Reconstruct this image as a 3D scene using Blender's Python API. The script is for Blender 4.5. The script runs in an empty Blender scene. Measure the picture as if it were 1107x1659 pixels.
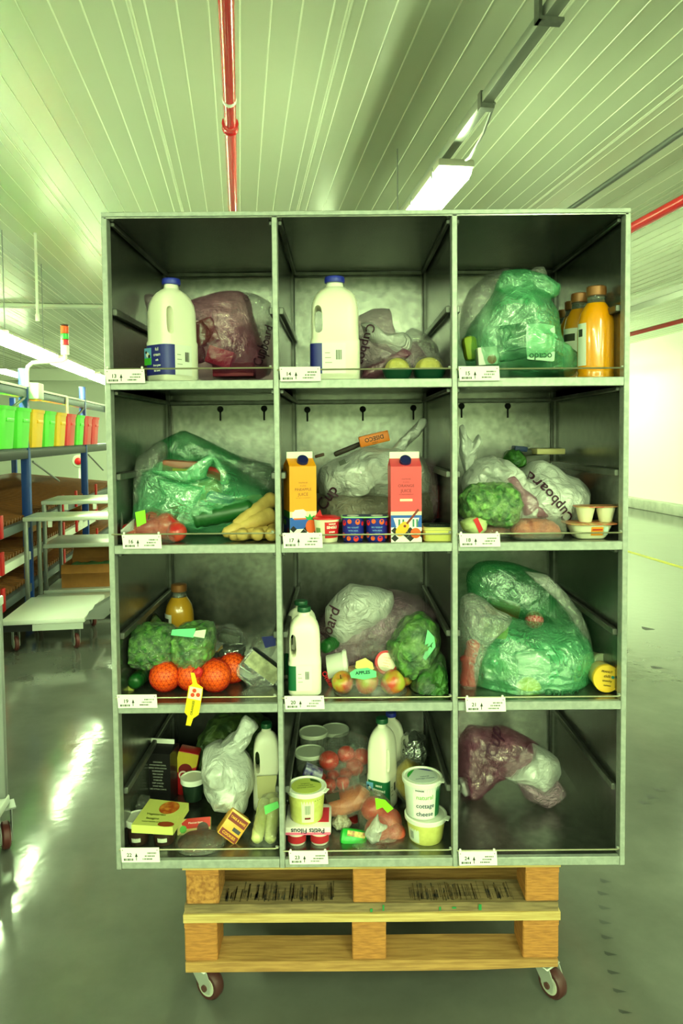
import bpy, bmesh, math, random
from mathutils import Vector, Matrix, noise
from mathutils.bvhtree import BVHTree

SC = bpy.context.scene
COL = SC.collection
PI = math.pi
R = math.radians
# ------------------------------------------------------------------ camera, world, exposure
W_, H_, F_ = 1107, 1659, 1150.0
CX, CY = 553.5, 757.7
CAM = Vector((0.0, -1.84, 1.545))
EZ = CAM.z
PITCH, ROLL = math.atan(52.7/1150.0), R(-0.5)
CR = Matrix.Rotation(PI/2-PITCH, 3, 'X') @ Matrix.Rotation(ROLL, 3, 'Z')
cd = bpy.data.cameras.new('camera'); cam = bpy.data.objects.new('camera', cd); COL.objects.link(cam)
cam.matrix_world = Matrix.Translation(CAM) @ CR.to_4x4()
cd.sensor_fit = 'VERTICAL'; cd.sensor_height = 36.0; cd.lens = F_/H_*36.0
cd.shift_y = (CY-H_/2)/H_; cd.shift_x = -(CX-W_/2)/H_
cd.clip_start = 0.05; cd.clip_end = 100
SC.camera = cam
w = bpy.data.worlds.new('world'); SC.world = w; w.use_nodes = True
w.node_tree.nodes['Background'].inputs[0].default_value = (0.75, 1.0, 0.5, 1)
w.node_tree.nodes['Background'].inputs[1].default_value = 0.02
SC.view_settings.view_transform = 'Standard'; SC.view_settings.look = 'None'
SC.view_settings.gamma = 1.0; SC.view_settings.use_curve_mapping = False
SC.view_settings.exposure = 0.66
LAMP = (0.74, 1.0, 0.50)      # greenish fluorescent tubes
LAMP_E = 64.0
try:
    SC.cycles.max_bounces = 5; SC.cycles.transparent_max_bounces = 16
    SC.cycles.diffuse_bounces = 3; SC.cycles.glossy_bounces = 3; SC.cycles.transmission_bounces = 4; SC.cycles.caustics_reflective = False; SC.cycles.caustics_refractive = False
except Exception: pass

def ray(px, py):
    return CR @ Vector(((px-CX)/F_, -(py-CY)/F_, -1.0))
def P(px, py, Y):                       # the point of a pixel's ray at world depth Y
    d = ray(px, py); return CAM + d*((Y-CAM.y)/d.y)
def PZ(px, py, z):                      # ... at world height z
    d = ray(px, py); return CAM + d*((z-CAM.z)/d.z)
# building axes: u across, v away, turned against the crate rack
BA = math.atan(163/1150.0)
BM = Matrix.Translation((CAM.x, CAM.y, 0)) @ Matrix.Rotation(BA, 4, 'Z')
BI = BM.inverted()
def BW(u, v, z): return BM @ Vector((u, v, z))
def bray(px, py): return (Matrix.Rotation(-BA, 3, 'Z') @ ray(px, py))
def AU(px, py, u):
    d = bray(px, py); t = u/d.x; return Vector((u, d.y*t, CAM.z+d.z*t))
def AV(px, py, v):
    d = bray(px, py); t = v/d.y; return Vector((d.x*t, v, CAM.z+d.z*t))
def AZ(px, py, z):
    d = bray(px, py); t = (z-CAM.z)/d.z; return Vector((d.x*t, d.y*t, z))

# ------------------------------------------------------------------ materials
def lin(c):
    return tuple((x/255/12.92 if x/255 <= 0.04045 else ((x/255+0.055)/1.055)**2.4) for x in c[:3])
MATS = {}
def mat(name, col, rough=0.5, metal=0.0, spec=0.5, var=None, bump=None, coat=0.0, emis=0.0, trans=0.0, stretch=None, sss=0.0):
    """var=(scale, amount 0..1, colour2), bump=(scale, strength)"""
    if name in MATS: return MATS[name]
    m = bpy.data.materials.new(name); m.use_nodes = True
    nt = m.node_tree; b = nt.nodes['Principled BSDF']
    c = lin(col)
    b.inputs['Base Color'].default_value = (*c, 1)
    b.inputs['Roughness'].default_value = rough; b.inputs['Metallic'].default_value = metal
    b.inputs['Specular IOR Level'].default_value = spec
    b.inputs['Coat Weight'].default_value = coat
    b.inputs['Coat Roughness'].default_value = 0.08
    if trans: b.inputs['Transmission Weight'].default_value = trans
    if sss:
        b.inputs['Subsurface Weight'].default_value = sss
        b.inputs['Subsurface Radius'].default_value = (0.01, 0.01, 0.008)
    if emis:
        b.inputs['Emission Color'].default_value = (*c, 1); b.inputs['Emission Strength'].default_value = emis
    tc = None
    def coords():
        t = nt.nodes.new('ShaderNodeTexCoord'); mp = nt.nodes.new('ShaderNodeMapping')
        nt.links.new(t.outputs['Object'], mp.inputs[0])
        if stretch: mp.inputs['Scale'].default_value = stretch
        return mp.outputs[0]
    if var or bump: tc = coords()
    if var:
        n = nt.nodes.new('ShaderNodeTexNoise'); n.inputs['Scale'].default_value = var[0]; n.inputs['Detail'].default_value = 5
        nt.links.new(tc, n.inputs['Vector'])
        rp = nt.nodes.new('ShaderNodeValToRGB'); rp.color_ramp.elements[0].position = 0.5-0.5*(1-var[1])-0.001 if len(var) < 4 else var[3]
        rp.color_ramp.elements[1].position = 0.62
        rp.color_ramp.elements[0].position = 0.38
        rp.color_ramp.elements[0].color = (*c, 1)
        c2 = lin(var[2]); cm = tuple(a*(1-var[1])+q*var[1] for a, q in zip(c, c2))
        rp.color_ramp.elements[1].color = (*cm, 1)
        nt.links.new(n.outputs['Fac'], rp.inputs[0]); nt.links.new(rp.outputs[0], b.inputs['Base Color'])
    if bump:
        n = nt.nodes.new('ShaderNodeTexNoise'); n.inputs['Scale'].default_value = bump[0]; n.inputs['Detail'].default_value = 4
        nt.links.new(tc, n.inputs['Vector'])
        bp = nt.nodes.new('ShaderNodeBump'); bp.inputs['Strength'].default_value = bump[1]; bp.inputs['Distance'].default_value = 0.004
        nt.links.new(n.outputs['Fac'], bp.inputs['Height']); nt.links.new(bp.outputs[0], b.inputs['Normal'])
    MATS[name] = m; return m
def film(name, col, dens=0.4, gloss=0.14, rough=0.22, tint=0.5, bump=30, bstr=1.0):
    """thin plastic: partly clear, partly milky, with a sheen"""
    if name in MATS: return MATS[name]
    m = bpy.data.materials.new(name); m.use_nodes = True; nt = m.node_tree; nd = nt.nodes; L = nt.links
    nd.remove(nd['Principled BSDF']); out = nd['Material Output']
    c = lin(col)
    tc = nd.new('ShaderNodeTexCoord')
    n1 = nd.new('ShaderNodeTexNoise'); n1.inputs['Scale'].default_value = bump; n1.inputs['Detail'].default_value = 5; n1.inputs['Distortion'].default_value = 1.6
    L.new(tc.outputs['Object'], n1.inputs['Vector'])
    # ridges: creases where the noise passes one half
    ab = nd.new('ShaderNodeMath'); ab.operation = 'SUBTRACT'; ab.inputs[1].default_value = 0.5; L.new(n1.outputs['Fac'], ab.inputs[0])
    a2 = nd.new('ShaderNodeMath'); a2.operation = 'ABSOLUTE'; L.new(ab.outputs[0], a2.inputs[0])
    bp = nd.new('ShaderNodeBump'); bp.inputs['Strength'].default_value = bstr; bp.inputs['Distance'].default_value = 0.02
    L.new(a2.outputs[0], bp.inputs['Height'])
    tr = nd.new('ShaderNodeBsdfTransparent'); tr.inputs[0].default_value = (*[1-tint*(1-x**0.5) for x in c], 1)
    df = nd.new('ShaderNodeBsdfDiffuse'); df.inputs[0].default_value = (*c, 1); L.new(bp.outputs[0], df.inputs['Normal'])
    tl = nd.new('ShaderNodeBsdfTranslucent'); tl.inputs[0].default_value = (*c, 1); L.new(bp.outputs[0], tl.inputs['Normal'])
    mx0 = nd.new('ShaderNodeMixShader'); mx0.inputs[0].default_value = 0.25; L.new(df.outputs[0], mx0.inputs[1]); L.new(tl.outputs[0], mx0.inputs[2])
    # milkier patches
    n2 = nd.new('ShaderNodeTexNoise'); n2.inputs['Scale'].default_value = 9; n2.inputs['Detail'].default_value = 3; L.new(tc.outputs['Object'], n2.inputs['Vector'])
    mr = nd.new('ShaderNodeMapRange'); mr.inputs[1].default_value = 0.3; mr.inputs[2].default_value = 0.7
    mr.inputs[3].default_value = max(0, dens-0.16); mr.inputs[4].default_value = min(1, dens+0.16); L.new(n2.outputs['Fac'], mr.inputs[0])
    mx1 = nd.new('ShaderNodeMixShader'); L.new(mr.outputs[0], mx1.inputs[0]); L.new(tr.outputs[0], mx1.inputs[1]); L.new(mx0.outputs[0], mx1.inputs[2])
    gl = nd.new('ShaderNodeBsdfGlossy'); gl.inputs['Roughness'].default_value = rough; L.new(bp.outputs[0], gl.inputs['Normal'])
    fr = nd.new('ShaderNodeFresnel'); fr.inputs['IOR'].default_value = 1.5; L.new(bp.outputs[0], fr.inputs['Normal'])
    ad = nd.new('ShaderNodeMath'); ad.operation = 'MULTIPLY'; ad.inputs[1].default_value = gloss/0.06; ad.use_clamp = True; L.new(fr.outputs[0], ad.inputs[0])
    mn = nd.new('ShaderNodeMath'); mn.operation = 'MINIMUM'; mn.inputs[1].default_value = 0.3; L.new(ad.outputs[0], mn.inputs[0])
    mx2 = nd.new('ShaderNodeMixShader'); L.new(mn.outputs[0], mx2.inputs[0]); L.new(mx1.outputs[0], mx2.inputs[1]); L.new(gl.outputs[0], mx2.inputs[2])
    L.new(mx2.outputs[0], out.inputs[0])
    MATS[name] = m; return m
def plain(col, rough=0.5, spec=0.4):
    return mat('paint_%02x%02x%02x_%d' % (*[int(x) for x in col], int(rough*100)), col, rough, spec=spec)

# ------------------------------------------------------------------ mesh helpers
class MB:
    def __init__(s): s.v = []; s.f = []
    def add(s, vs, fs):
        o = len(s.v); s.v += [tuple(x) for x in vs]; s.f += [tuple(i+o for i in f) for f in fs]; return s
    def box(s, x0, x1, y0, y1, z0, z1, m=None):
        vs = [Vector(p) for p in ((x0,y0,z0),(x1,y0,z0),(x1,y1,z0),(x0,y1,z0),(x0,y0,z1),(x1,y0,z1),(x1,y1,z1),(x0,y1,z1))]
        if m: vs = [m @ p for p in vs]
        return s.add(vs, [(0,3,2,1),(4,5,6,7),(0,1,5,4),(1,2,6,5),(2,3,7,6),(3,0,4,7)])
    def rbox(s, x0, x1, y0, y1, z0, z1, r=0.004, seg=2, m=None):
        bm = bmesh.new(); bmesh.ops.create_cube(bm, size=1)
        for v in bm.verts: v.co = Vector(((x0+x1)/2+v.co.x*(x1-x0), (y0+y1)/2+v.co.y*(y1-y0), (z0+z1)/2+v.co.z*(z1-z0)))
        bmesh.ops.bevel(bm, geom=bm.edges[:], offset=r, segments=seg, profile=0.5, affect='EDGES')
        bm.verts.index_update()
        vs = [(m @ v.co) if m else v.co.copy() for v in bm.verts]; fs = [[q.index for q in f.verts] for f in bm.faces]
        bm.free(); return s.add(vs, fs)
    def tube(s, pts, r, seg=8, cap=True):
        pts = [Vector(p) for p in pts]; n = len(pts); rr = r if isinstance(r, (list, tuple)) else [r]*n
        rings = []; up = None
        for i, p in enumerate(pts):
            t = (pts[min(i+1, n-1)]-pts[max(i-1, 0)]).normalized()
            if up is None:
                up = Vector((0,0,1)) if abs(t.z) < 0.9 else Vector((1,0,0))
            a = t.cross(up).normalized(); b = a.cross(t).normalized(); up = b
            rings.append([p+(a*math.cos(2*PI*k/seg)+b*math.sin(2*PI*k/seg))*rr[i] for k in range(seg)])
        return s.loft(rings, cap, cap)
    def loft(s, rings, cap0=True, cap1=True, close=True):
        n = len(rings[0]); vs = [p for r_ in rings for p in r_]; fs = []
        for i in range(len(rings)-1):
            for k in range(n if close else n-1):
                k2 = (k+1) % n; fs.append((i*n+k, i*n+k2, (i+1)*n+k2, (i+1)*n+k))
        if cap0: fs.append(tuple(range(n-1, -1, -1)))
        if cap1: fs.append(tuple((len(rings)-1)*n+k for k in range(n)))
        return s.add(vs, fs)
    def lathe(s, prof, seg=24, c=(0,0,0), m=None, cap0=True, cap1=True):
        rings = []
        for r_, z in prof:
            ring = [Vector((c[0]+r_*math.cos(2*PI*k/seg), c[1]+r_*math.sin(2*PI*k/seg), c[2]+z)) for k in range(seg)]
            rings.append([m @ p for p in ring] if m else ring)
        return s.loft(rings, cap0, cap1)
    def prism(s, poly, d, m=None):
        """poly in local x,z (facing -y), thickness d along +y"""
        n = len(poly); vs = [Vector((x, 0, z)) for x, z in poly]+[Vector((x, d, z)) for x, z in poly]
        if m: vs = [m @ p for p in vs]
        fs = [tuple(range(n)), tuple(range(2*n-1, n-1, -1))]+[(i, i+n, (i+1) % n+n, (i+1) % n) for i in range(n)]
        return s.add(vs, fs)
    def mesh(s, name, m=None, sharp=40):
        me = bpy.data.meshes.new(name); me.from_pydata(s.v, [], s.f); me.validate()
        bm = bmesh.new(); bm.from_mesh(me); bmesh.ops.recalc_face_normals(bm, faces=bm.faces[:]); bm.to_mesh(me); bm.free()
        if m: me.materials.append(m)
        if sharp:
            me.polygons.foreach_set('use_smooth', [True]*len(me.polygons)); me.set_sharp_from_angle(angle=R(sharp))
        return me
    def obj(s, name, m, parent=None, loc=None, rot=None, sharp=40):
        return link(name, s.mesh(name, m, sharp), parent, loc, rot)
def link(name, me, parent=None, loc=None, rot=None, scale=None):
    o = bpy.data.objects.new(name, me); COL.objects.link(o)
    if parent: o.parent = parent
    if loc is not None: o.location = loc
    if rot is not None: o.rotation_euler = rot
    if scale is not None: o.scale = scale
    return o
def tag(o, label, cat, group=None):
    o['label'] = label; o['category'] = cat
    if group: o['group'] = group
    return o
def thing(name, label, cat, loc=(0,0,0), rz=0.0, group=None, rot=None):
    o = bpy.data.objects.new(name, None); COL.objects.link(o); o.location = loc
    o.rotation_euler = rot if rot else (0, 0, rz); o.empty_display_size = 0.02
    return tag(o, label, cat, group)
def struct(o): o['kind'] = 'structure'; return o
def copy_thing(root, loc, rz=None, label=None):
    def cp(o, par):
        c = o.copy(); COL.objects.link(c); c.parent = par
        for ch in [q for q in root_children.get(o.name, [])]: cp(ch, c)
        return c
    root_children = {}
    for q in COL.objects:
        if q.parent: root_children.setdefault(q.parent.name, []).append(q)
    c = cp(root, None); c.location = loc
    if rz is not None: c.rotation_euler = (0, 0, rz)
    if label: c['label'] = label
    return c
def superring(w, d, z, n=32, e=4.0, cx=0, cy=0):
    out = []
    for k in range(n):
        a = 2*PI*k/n; c, s = math.cos(a), math.sin(a)
        q = (abs(c)**e+abs(s)**e)**(-1/e)
        out.append(Vector((cx+w/2*c*q, cy+d/2*s*q, z)))
    return out
TMP = bpy.data.scenes.new('lettering_workshop')
def text_mesh(s, size, m, bold=0.0):
    cu = bpy.data.curves.new('lettering', 'FONT'); cu.body = s; cu.size = size; cu.align_x = 'CENTER'; cu.align_y = 'CENTER'; cu.resolution_u = 3; cu.offset = bold
    o = bpy.data.objects.new('lettering', cu); TMP.collection.objects.link(o)
    with bpy.context.temp_override(scene=TMP, view_layer=TMP.view_layers[0]): dg = bpy.context.evaluated_depsgraph_get()
    me = bpy.data.meshes.new_from_object(o.evaluated_get(dg))
    bpy.data.objects.remove(o); bpy.data.curves.remove(cu)
    bm = bmesh.new(); bm.from_mesh(me); bmesh.ops.triangulate(bm, faces=bm.faces[:]); bm.to_mesh(me); bm.free()
    me.materials.clear(); me.materials.append(m); return me
def text(s, size, m, parent, x, z, y, ang=0, sx=1.0, name='lettering', bold=0.0):
    """flat lettering on a local face that looks towards -y"""
    me = text_mesh(s, size, m, bold)
    me.transform(Matrix.Translation((x, y, z)) @ Matrix.Rotation(-ang, 4, 'Y') @ Matrix.Rotation(PI/2, 4, 'X') @ Matrix.Diagonal((sx, 1, 1, 1)))
    return link(name, me, parent)
def decal(poly, m, parent, y, name='printed_patch', d=0.0004):
    return MB().prism(poly, d, Matrix.Translation((0, y, 0))).obj(name, m, parent, sharp=0)
def circ(x, z, r, n=16, rz=None): return [(x+r*math.cos(2*PI*k/n), z+(rz or r)*math.sin(2*PI*k/n)) for k in range(n)]
def rect(x0, x1, z0, z1): return [(x0, z0), (x1, z0), (x1, z1), (x0, z1)]
def catmull(pts, n, ang=0.0):
    m = len(pts); out = []
    L = [math.dist(pts[i], pts[(i+1) % m]) for i in range(m)]; T = sum(L); acc = 0; i = 0
    for k in range(n):
        t = T*k/n
        while t > acc+L[i] and i < m-1: acc += L[i]; i += 1
        u = (t-acc)/max(L[i], 1e-6)
        a, b, c, d = [pts[(i+j) % m] for j in (-1, 0, 1, 2)]
        out.append(tuple((1-ang)*0.5*((2*b[q])+(-a[q]+c[q])*u+(2*a[q]-5*b[q]+4*c[q]-d[q])*u*u+(-a[q]+3*b[q]-3*c[q]+d[q])*u**3)+ang*(b[q]*(1-u)+c[q]*u) for q in (0, 1)))
    return out
def rid(p): return 1-2*abs(noise.noise(p))
def tri(x): return abs((x % 2.0)-1.0)*2-1
_rd = {}
def crumple(q, f, seed):
    if seed not in _rd:
        rn = random.Random(seed*77+5); _rd[seed] = [(Vector((rn.gauss(0, 1), rn.gauss(0, .7), rn.gauss(0, 1))).normalized(), rn.uniform(.6, 1.7), rn.uniform(0, 2), rn.uniform(.5, 1)) for _ in range(7)]
    return sum(w_*tri(q.dot(d)*f*k+ph) for d, k, ph, w_ in _rd[seed])/3.2
def floret(p, f, seed):
    q = Vector((p[0]+seed, p[1]-seed*.3, p[2]+seed*.7))
    d = noise.voronoi(q*f)[0]; e = noise.voronoi(q*f*2.7)[0]
    return 1.1-1.6*d[0]+.35*(1-1.6*e[0])
def fold(p, f, seed):
    q = Vector((p[0]+seed*3.1, p[1]+seed*1.7, p[2]-seed*2.3))
    wv = noise.noise_vector(q*f*0.5)*0.35/f*2
    q = q+wv*.6
    return 0.85*crumple(q, f*1.1, seed)+0.3*crumple(q, f*2.9, seed+100)+0.25*rid(q*f)+0.18*rid(q*f*2.2)+0.12*rid(q*f*4.7)
def inflate(outline, Y, depth, wr=0.006, wf=12, seed=1, n=120, rings=26, p=2.4, zmin=None, xlim=None, center=None, jag=0.0, lean=0.0, yfront=None, stretch=(1,1,1), knot=None, kn=9, kamp=0.0, sq=0.5, fn=None, ang=0.8):
    """closed crumpled volume whose outline, seen from the camera, follows the given pixels at depth Y; returns world-space MB"""
    pp = catmull(outline, n, ang); W = [P(x, y, Y) for x, y in pp]
    if center: c = P(center[0], center[1], Y)
    else: c = sum(W, Vector())/n
    kw = P(knot[0], knot[1], Y) if knot else None
    mb = MB(); vs = []
    def put(x, y, z, r, side):
        q = Vector((x*stretch[0], y*stretch[1], z*stretch[2]))
        a = min(1.0, (1-r)*5+0.15)
        d = wr*(fn or fold)(q, wf, seed)*a
        if kw is not None:
            an = math.atan2(z-kw.z, x-kw.x); rr = math.hypot(z-kw.z, x-kw.x)
            d += kamp*rid(Vector((an*kn/PI, seed, rr*4)))*min(1, rr*12)*a*math.exp(-rr*3)
        yy = y-side*0+ (-d if side < 0 else d)
        xx = x+(wr*0.5*noise.noise(q*wf*1.3+Vector((9,seed,2)))); zz = z+(wr*0.5*noise.noise(q*wf*1.3+Vector((1,seed,7))))
        if lean: yy += lean*(z-c.z)
        if zmin is not None: zz = max(zz, zmin+0.0015)
        if xlim: xx = min(max(xx, xlim[0]), xlim[1])
        if yfront is not None: yy = max(yy, yfront)
        yy = min(yy, 0.622)
        return (xx, yy, zz)
    for side in (-1, 1):
        for k in range(rings+1):
            if k == rings and side == 1: continue
            r = math.sin(PI/2*k/rings)
            t = depth/2*max(0.0, 1-r**p)**sq
            if k == 0:
                vs.append(put(c.x, Y+side*t, c.z, 0, side)); continue
            for i in range(n):
                q = c+(W[i]-c)*r
                vs.append(put(q.x, Y+side*t, q.z, r, side))
    fs = []; N1 = 1+rings*n                      # front block
    def idx(side, k, i):
        i %= n
        if side == 0: return 0 if k == 0 else 1+(k-1)*n+i
        if k == 0: return N1
        if k == rings: return 1+(rings-1)*n+i
        return N1+1+(k-1)*n+i
    for side in (0, 1):
        for i in range(n):
            t = (idx(side,0,0), idx(side,1,i), idx(side,1,i+1)); fs.append(t if side else t[::-1])
            for k in range(1, rings):
                t = (idx(side,k,i), idx(side,k+1,i), idx(side,k+1,i+1), idx(side,k,i+1)); fs.append(t if side else t[::-1])
    mb.add(vs, fs); return mb
def wobj(mb, name, m, parent, sharp=0, cast=True):
    """a world-space mesh as a part of an unrotated thing"""
    L = parent.location
    mb.v = [(x-L.x, y-L.y, z-L.z) for x, y, z in mb.v]
    o = mb.obj(name, m, parent, sharp=sharp or 180); return o
def bvh_of(objs):
    vs = []; fs = []
    for o in objs:
        off = o.parent.location if o.parent else Vector()
        b = len(vs); vs += [v.co+off+o.location for v in o.data.vertices]; fs += [[i+b for i in p.vertices] for p in o.data.polygons]
    return BVHTree.FromPolygons(vs, fs)
def scrawl(s, px, py, size_px, ang, Y, targets, m, parent, name='marker_lettering', bold=0.0, sx=1.0, lift=0.0025):
    """lettering laid on the front surface of the target parts"""
    c = P(px, py, Y); k = (Y-CAM.y)/F_
    me = text_mesh(s, size_px*k, m, bold)
    me.transform(Matrix.Translation(c) @ Matrix.Rotation(-R(ang), 4, 'Y') @ Matrix.Rotation(PI/2, 4, 'X') @ Matrix.Diagonal((sx, 1, 1, 1)))
    t = bvh_of(targets); L = parent.location; ys = []
    for v in me.vertices:
        hs = []
        for dx, dz in ((0, 0), (.009, 0), (-.009, 0), (0, .009), (0, -.009)):
            hit = t.ray_cast(Vector((v.co.x+dx, -1.0, v.co.z+dz)), Vector((0, 1, 0)))
            if hit[0] is not None: hs.append(hit[0].y)
        if hs: v.co.y = (min(hs)*2+hs[0])/3-lift; ys.append(v.co.y)
        else: v.co.y = ys[-1] if ys else Y
    for v in me.vertices: v.co = v.co-L
    return link(name, me, parent)
# ------------------------------------------------------------------ the hall
CEIL = EZ+1.87
def bobj(mb, name, m, sharp=40):
    o = mb.obj(name, m, sharp=sharp); o.location = (CAM.x, CAM.y, 0); o.rotation_euler = (0, 0, BA); return struct(o)
def bthing(name, label, cat, u, v, z, group=None):
    return thing(name, label, cat, BW(u, v, z), BA, group)
m_wall = mat('wall_paint', (226, 230, 214), 0.55)
m_ceil = mat('ceiling_sheet', (194, 199, 178), 0.27, var=(0.6, 0.25, (206, 210, 190)))
m_rib = mat('ceiling_rib', (222, 226, 206), 0.3)
m_galv = mat('galvanised_sheet', (146, 148, 141), 0.27, 0.9, var=(38, 0.55, (106, 108, 104)), bump=(60, 0.05))
m_galv_d = mat('galvanised_rail', (120, 122, 116), 0.42, 0.85, var=(30, 0.5, (88, 90, 86)))
m_edge = mat('galvanised_edge', (176, 180, 172), 0.45, 0.35, var=(60, 0.5, (140, 144, 138)))
m_steel = mat('dull_steel', (150, 152, 150), 0.4, 0.7)
m_dark = mat('dark_steel', (44, 44, 48), 0.45, 0.4)
m_white = mat('white_plastic', (236, 236, 228), 0.4)
m_red = mat('red_pipe_paint', (214, 22, 36), 0.22, coat=0.5)
m_redp = plain((200, 28, 36), 0.4)
m_blue = mat('blue_upright_paint', (28, 66, 150), 0.35)
m_black = mat('black_rubber', (20, 20, 21), 0.6)
# floor with its own wear
def floor_mat():
    m = mat('floor_concrete', (112, 114, 104), 0.2); nt = m.node_tree; b = nt.nodes['Principled BSDF']
    tc = nt.nodes.new('ShaderNodeTexCoord')
    n = nt.nodes.new('ShaderNodeTexNoise'); n.inputs['Scale'].default_value = 1.3; n.inputs['Detail'].default_value = 8; n.inputs['Roughness'].default_value = 0.62
    nt.links.new(tc.outputs['Object'], n.inputs['Vector'])
    rp = nt.nodes.new('ShaderNodeValToRGB'); rp.color_ramp.elements[0].position = 0.3; rp.color_ramp.elements[1].position = 0.7
    rp.color_ramp.elements[0].color = (*lin((76, 77, 73)), 1); rp.color_ramp.elements[1].color = (*lin((104, 105, 99)), 1)
    nt.links.new(n.outputs['Fac'], rp.inputs[0]); nt.links.new(rp.outputs[0], b.inputs['Base Color'])
    mr = nt.nodes.new('ShaderNodeMapRange'); mr.inputs[3].default_value = 0.05; mr.inputs[4].default_value = 0.17
    n2 = nt.nodes.new('ShaderNodeTexNoise'); n2.inputs['Scale'].default_value = 3.5; n2.inputs['Detail'].default_value = 6
    nt.links.new(tc.outputs['Object'], n2.inputs['Vector']); nt.links.new(n2.outputs['Fac'], mr.inputs[0]); nt.links.new(mr.outputs[0], b.inputs['Roughness'])
    n3 = nt.nodes.new('ShaderNodeTexNoise'); n3.inputs['Scale'].default_value = 14; nt.links.new(tc.outputs['Object'], n3.inputs['Vector'])
    bp = nt.nodes.new('ShaderNodeBump'); bp.inputs['Strength'].default_value = 0.06; bp.inputs['Distance'].default_value = 0.01
    nt.links.new(n3.outputs['Fac'], bp.inputs['Height']); nt.links.new(bp.outputs[0], b.inputs['Normal'])
    b.inputs['Specular IOR Level'].default_value = 0.6
    return m
m_floor = floor_mat()
U0, U1, V0, V1 = -9.0, 8.15, -9.5, 23.5
floor = bobj(MB().box(U0-.2, U1+.2, V0-.2, V1+.2, -0.1, 0.0), 'floor', m_floor)
bobj(MB().box(U1, U1+.2, V0-.2, V1+.2, 0, CEIL), 'wall_right', m_wall)
bobj(MB().box(U0-.2, U0, V0-.2, V1+.2, 0, CEIL), 'wall_left', m_wall)
bobj(MB().box(U0, U1, V1, V1+.2, 0, CEIL), 'wall_far', m_wall)
bobj(MB().box(U0, U1, V0-.2, V0, 0, CEIL), 'wall_rear', m_wall)
# concrete kerb along the right wall, yellow lane line
m_kerb = mat('kerb_concrete', (176, 178, 164), 0.7, var=(6, 0.6, (140, 142, 130)))
bobj(MB().rbox(U1-.22, U1, V0, V1, 0, 0.2, 0.015), 'trim_1', m_kerb)
p = AZ(1107, 920, 0)
o = MB().box(p.x-.04, p.x+.04, V0+1, V1-1, 0.0005, 0.002).obj('lane_line', mat('lane_paint', (200, 190, 40), 0.5, var=(9, 0.6, (150, 148, 70))), floor, sharp=0)
# tyre scuffs on the floor, right of the pallets
m_scuff = mat('rubber_scuff', (44, 45, 42), 0.6)
def scuff(px, py, ww, hh, k):
    a = AZ(px, py, 0); b = AZ(px+ww, py+hh*.8, 0); c = AZ(px+ww*.3, py+hh, 0); d = AZ(px+ww*.05, py+hh*.6, 0)
    MB().add([(q.x, q.y, 0.0008) for q in (a, b, c, d)], [(3, 2, 1, 0)]).obj('tyre_scuff', m_scuff, floor, sharp=0)
for k, (x, y) in enumerate(((972, 1423), (968, 1443), (970, 1466), (971, 1490), (974, 1514), (979, 1541), (984, 1571), (993, 1601), (1002, 1635))):
    scuff(x, y, 20+k*.5, 8, k)
for x, y in ((1035, 1297), (1046, 1288), (1060, 1276), (1055, 1078), (1040, 1015)): scuff(x, y, 22, 6, 0)
# ceiling: profiled sheets with fine ribs, each sheet a piece
ceil = bobj(MB().box(U0-.2, U1+.2, V0-.2, V1+.2, CEIL+.03, CEIL+.13), 'ceiling', m_wall)
pw = 0.95; NR = 7
sm = MB(); prof = []
for i in range(NR):
    x = pw*(i+0.5)/NR
    if i == 0: prof.append((0.0, CEIL+.001)); prof.append((0.004, CEIL-.003)); prof.append((0.010, CEIL-.003)); prof.append((0.012, CEIL))
    prof += [(x-.0045, CEIL), (x-.0015, CEIL-.003), (x+.0015, CEIL-.003), (x+.0045, CEIL)]
prof += [(pw-.012, CEIL), (pw-.010, CEIL-.003), (pw-.004, CEIL-.003), (pw, CEIL+.001)]
sm.loft([[Vector((x, V0, z)) for x, z in prof], [Vector((x, V1, z)) for x, z in prof]], False, False, close=False)
sheet = sm.mesh('ceiling_sheet', m_ceil, 0); sheet.materials.append(m_rib)
for pl in sheet.polygons:
    zz = [sheet.vertices[i].co.z for i in pl.vertices]
    if min(zz) < CEIL-.001: pl.material_index = 1
k = 0
while U0+pw*k < U1:
    link('ceiling_sheet', sheet, ceil, (U0+pw*k, 0, 0)); k += 1
# cross strip on the ceiling far left, and the soffit beam before the far wall
p = AV(20, 503, 10.5)
struct(bobj(MB().rbox(-7.8, 0.2, 10.45, 10.62, CEIL-.05, CEIL-.005, 0.006), 'trim_2', m_wall))
struct(bobj(MB().box(U0, U1, 20.2, 20.6, CEIL-.32, CEIL-.005), 'trim_3', m_wall))

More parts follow.
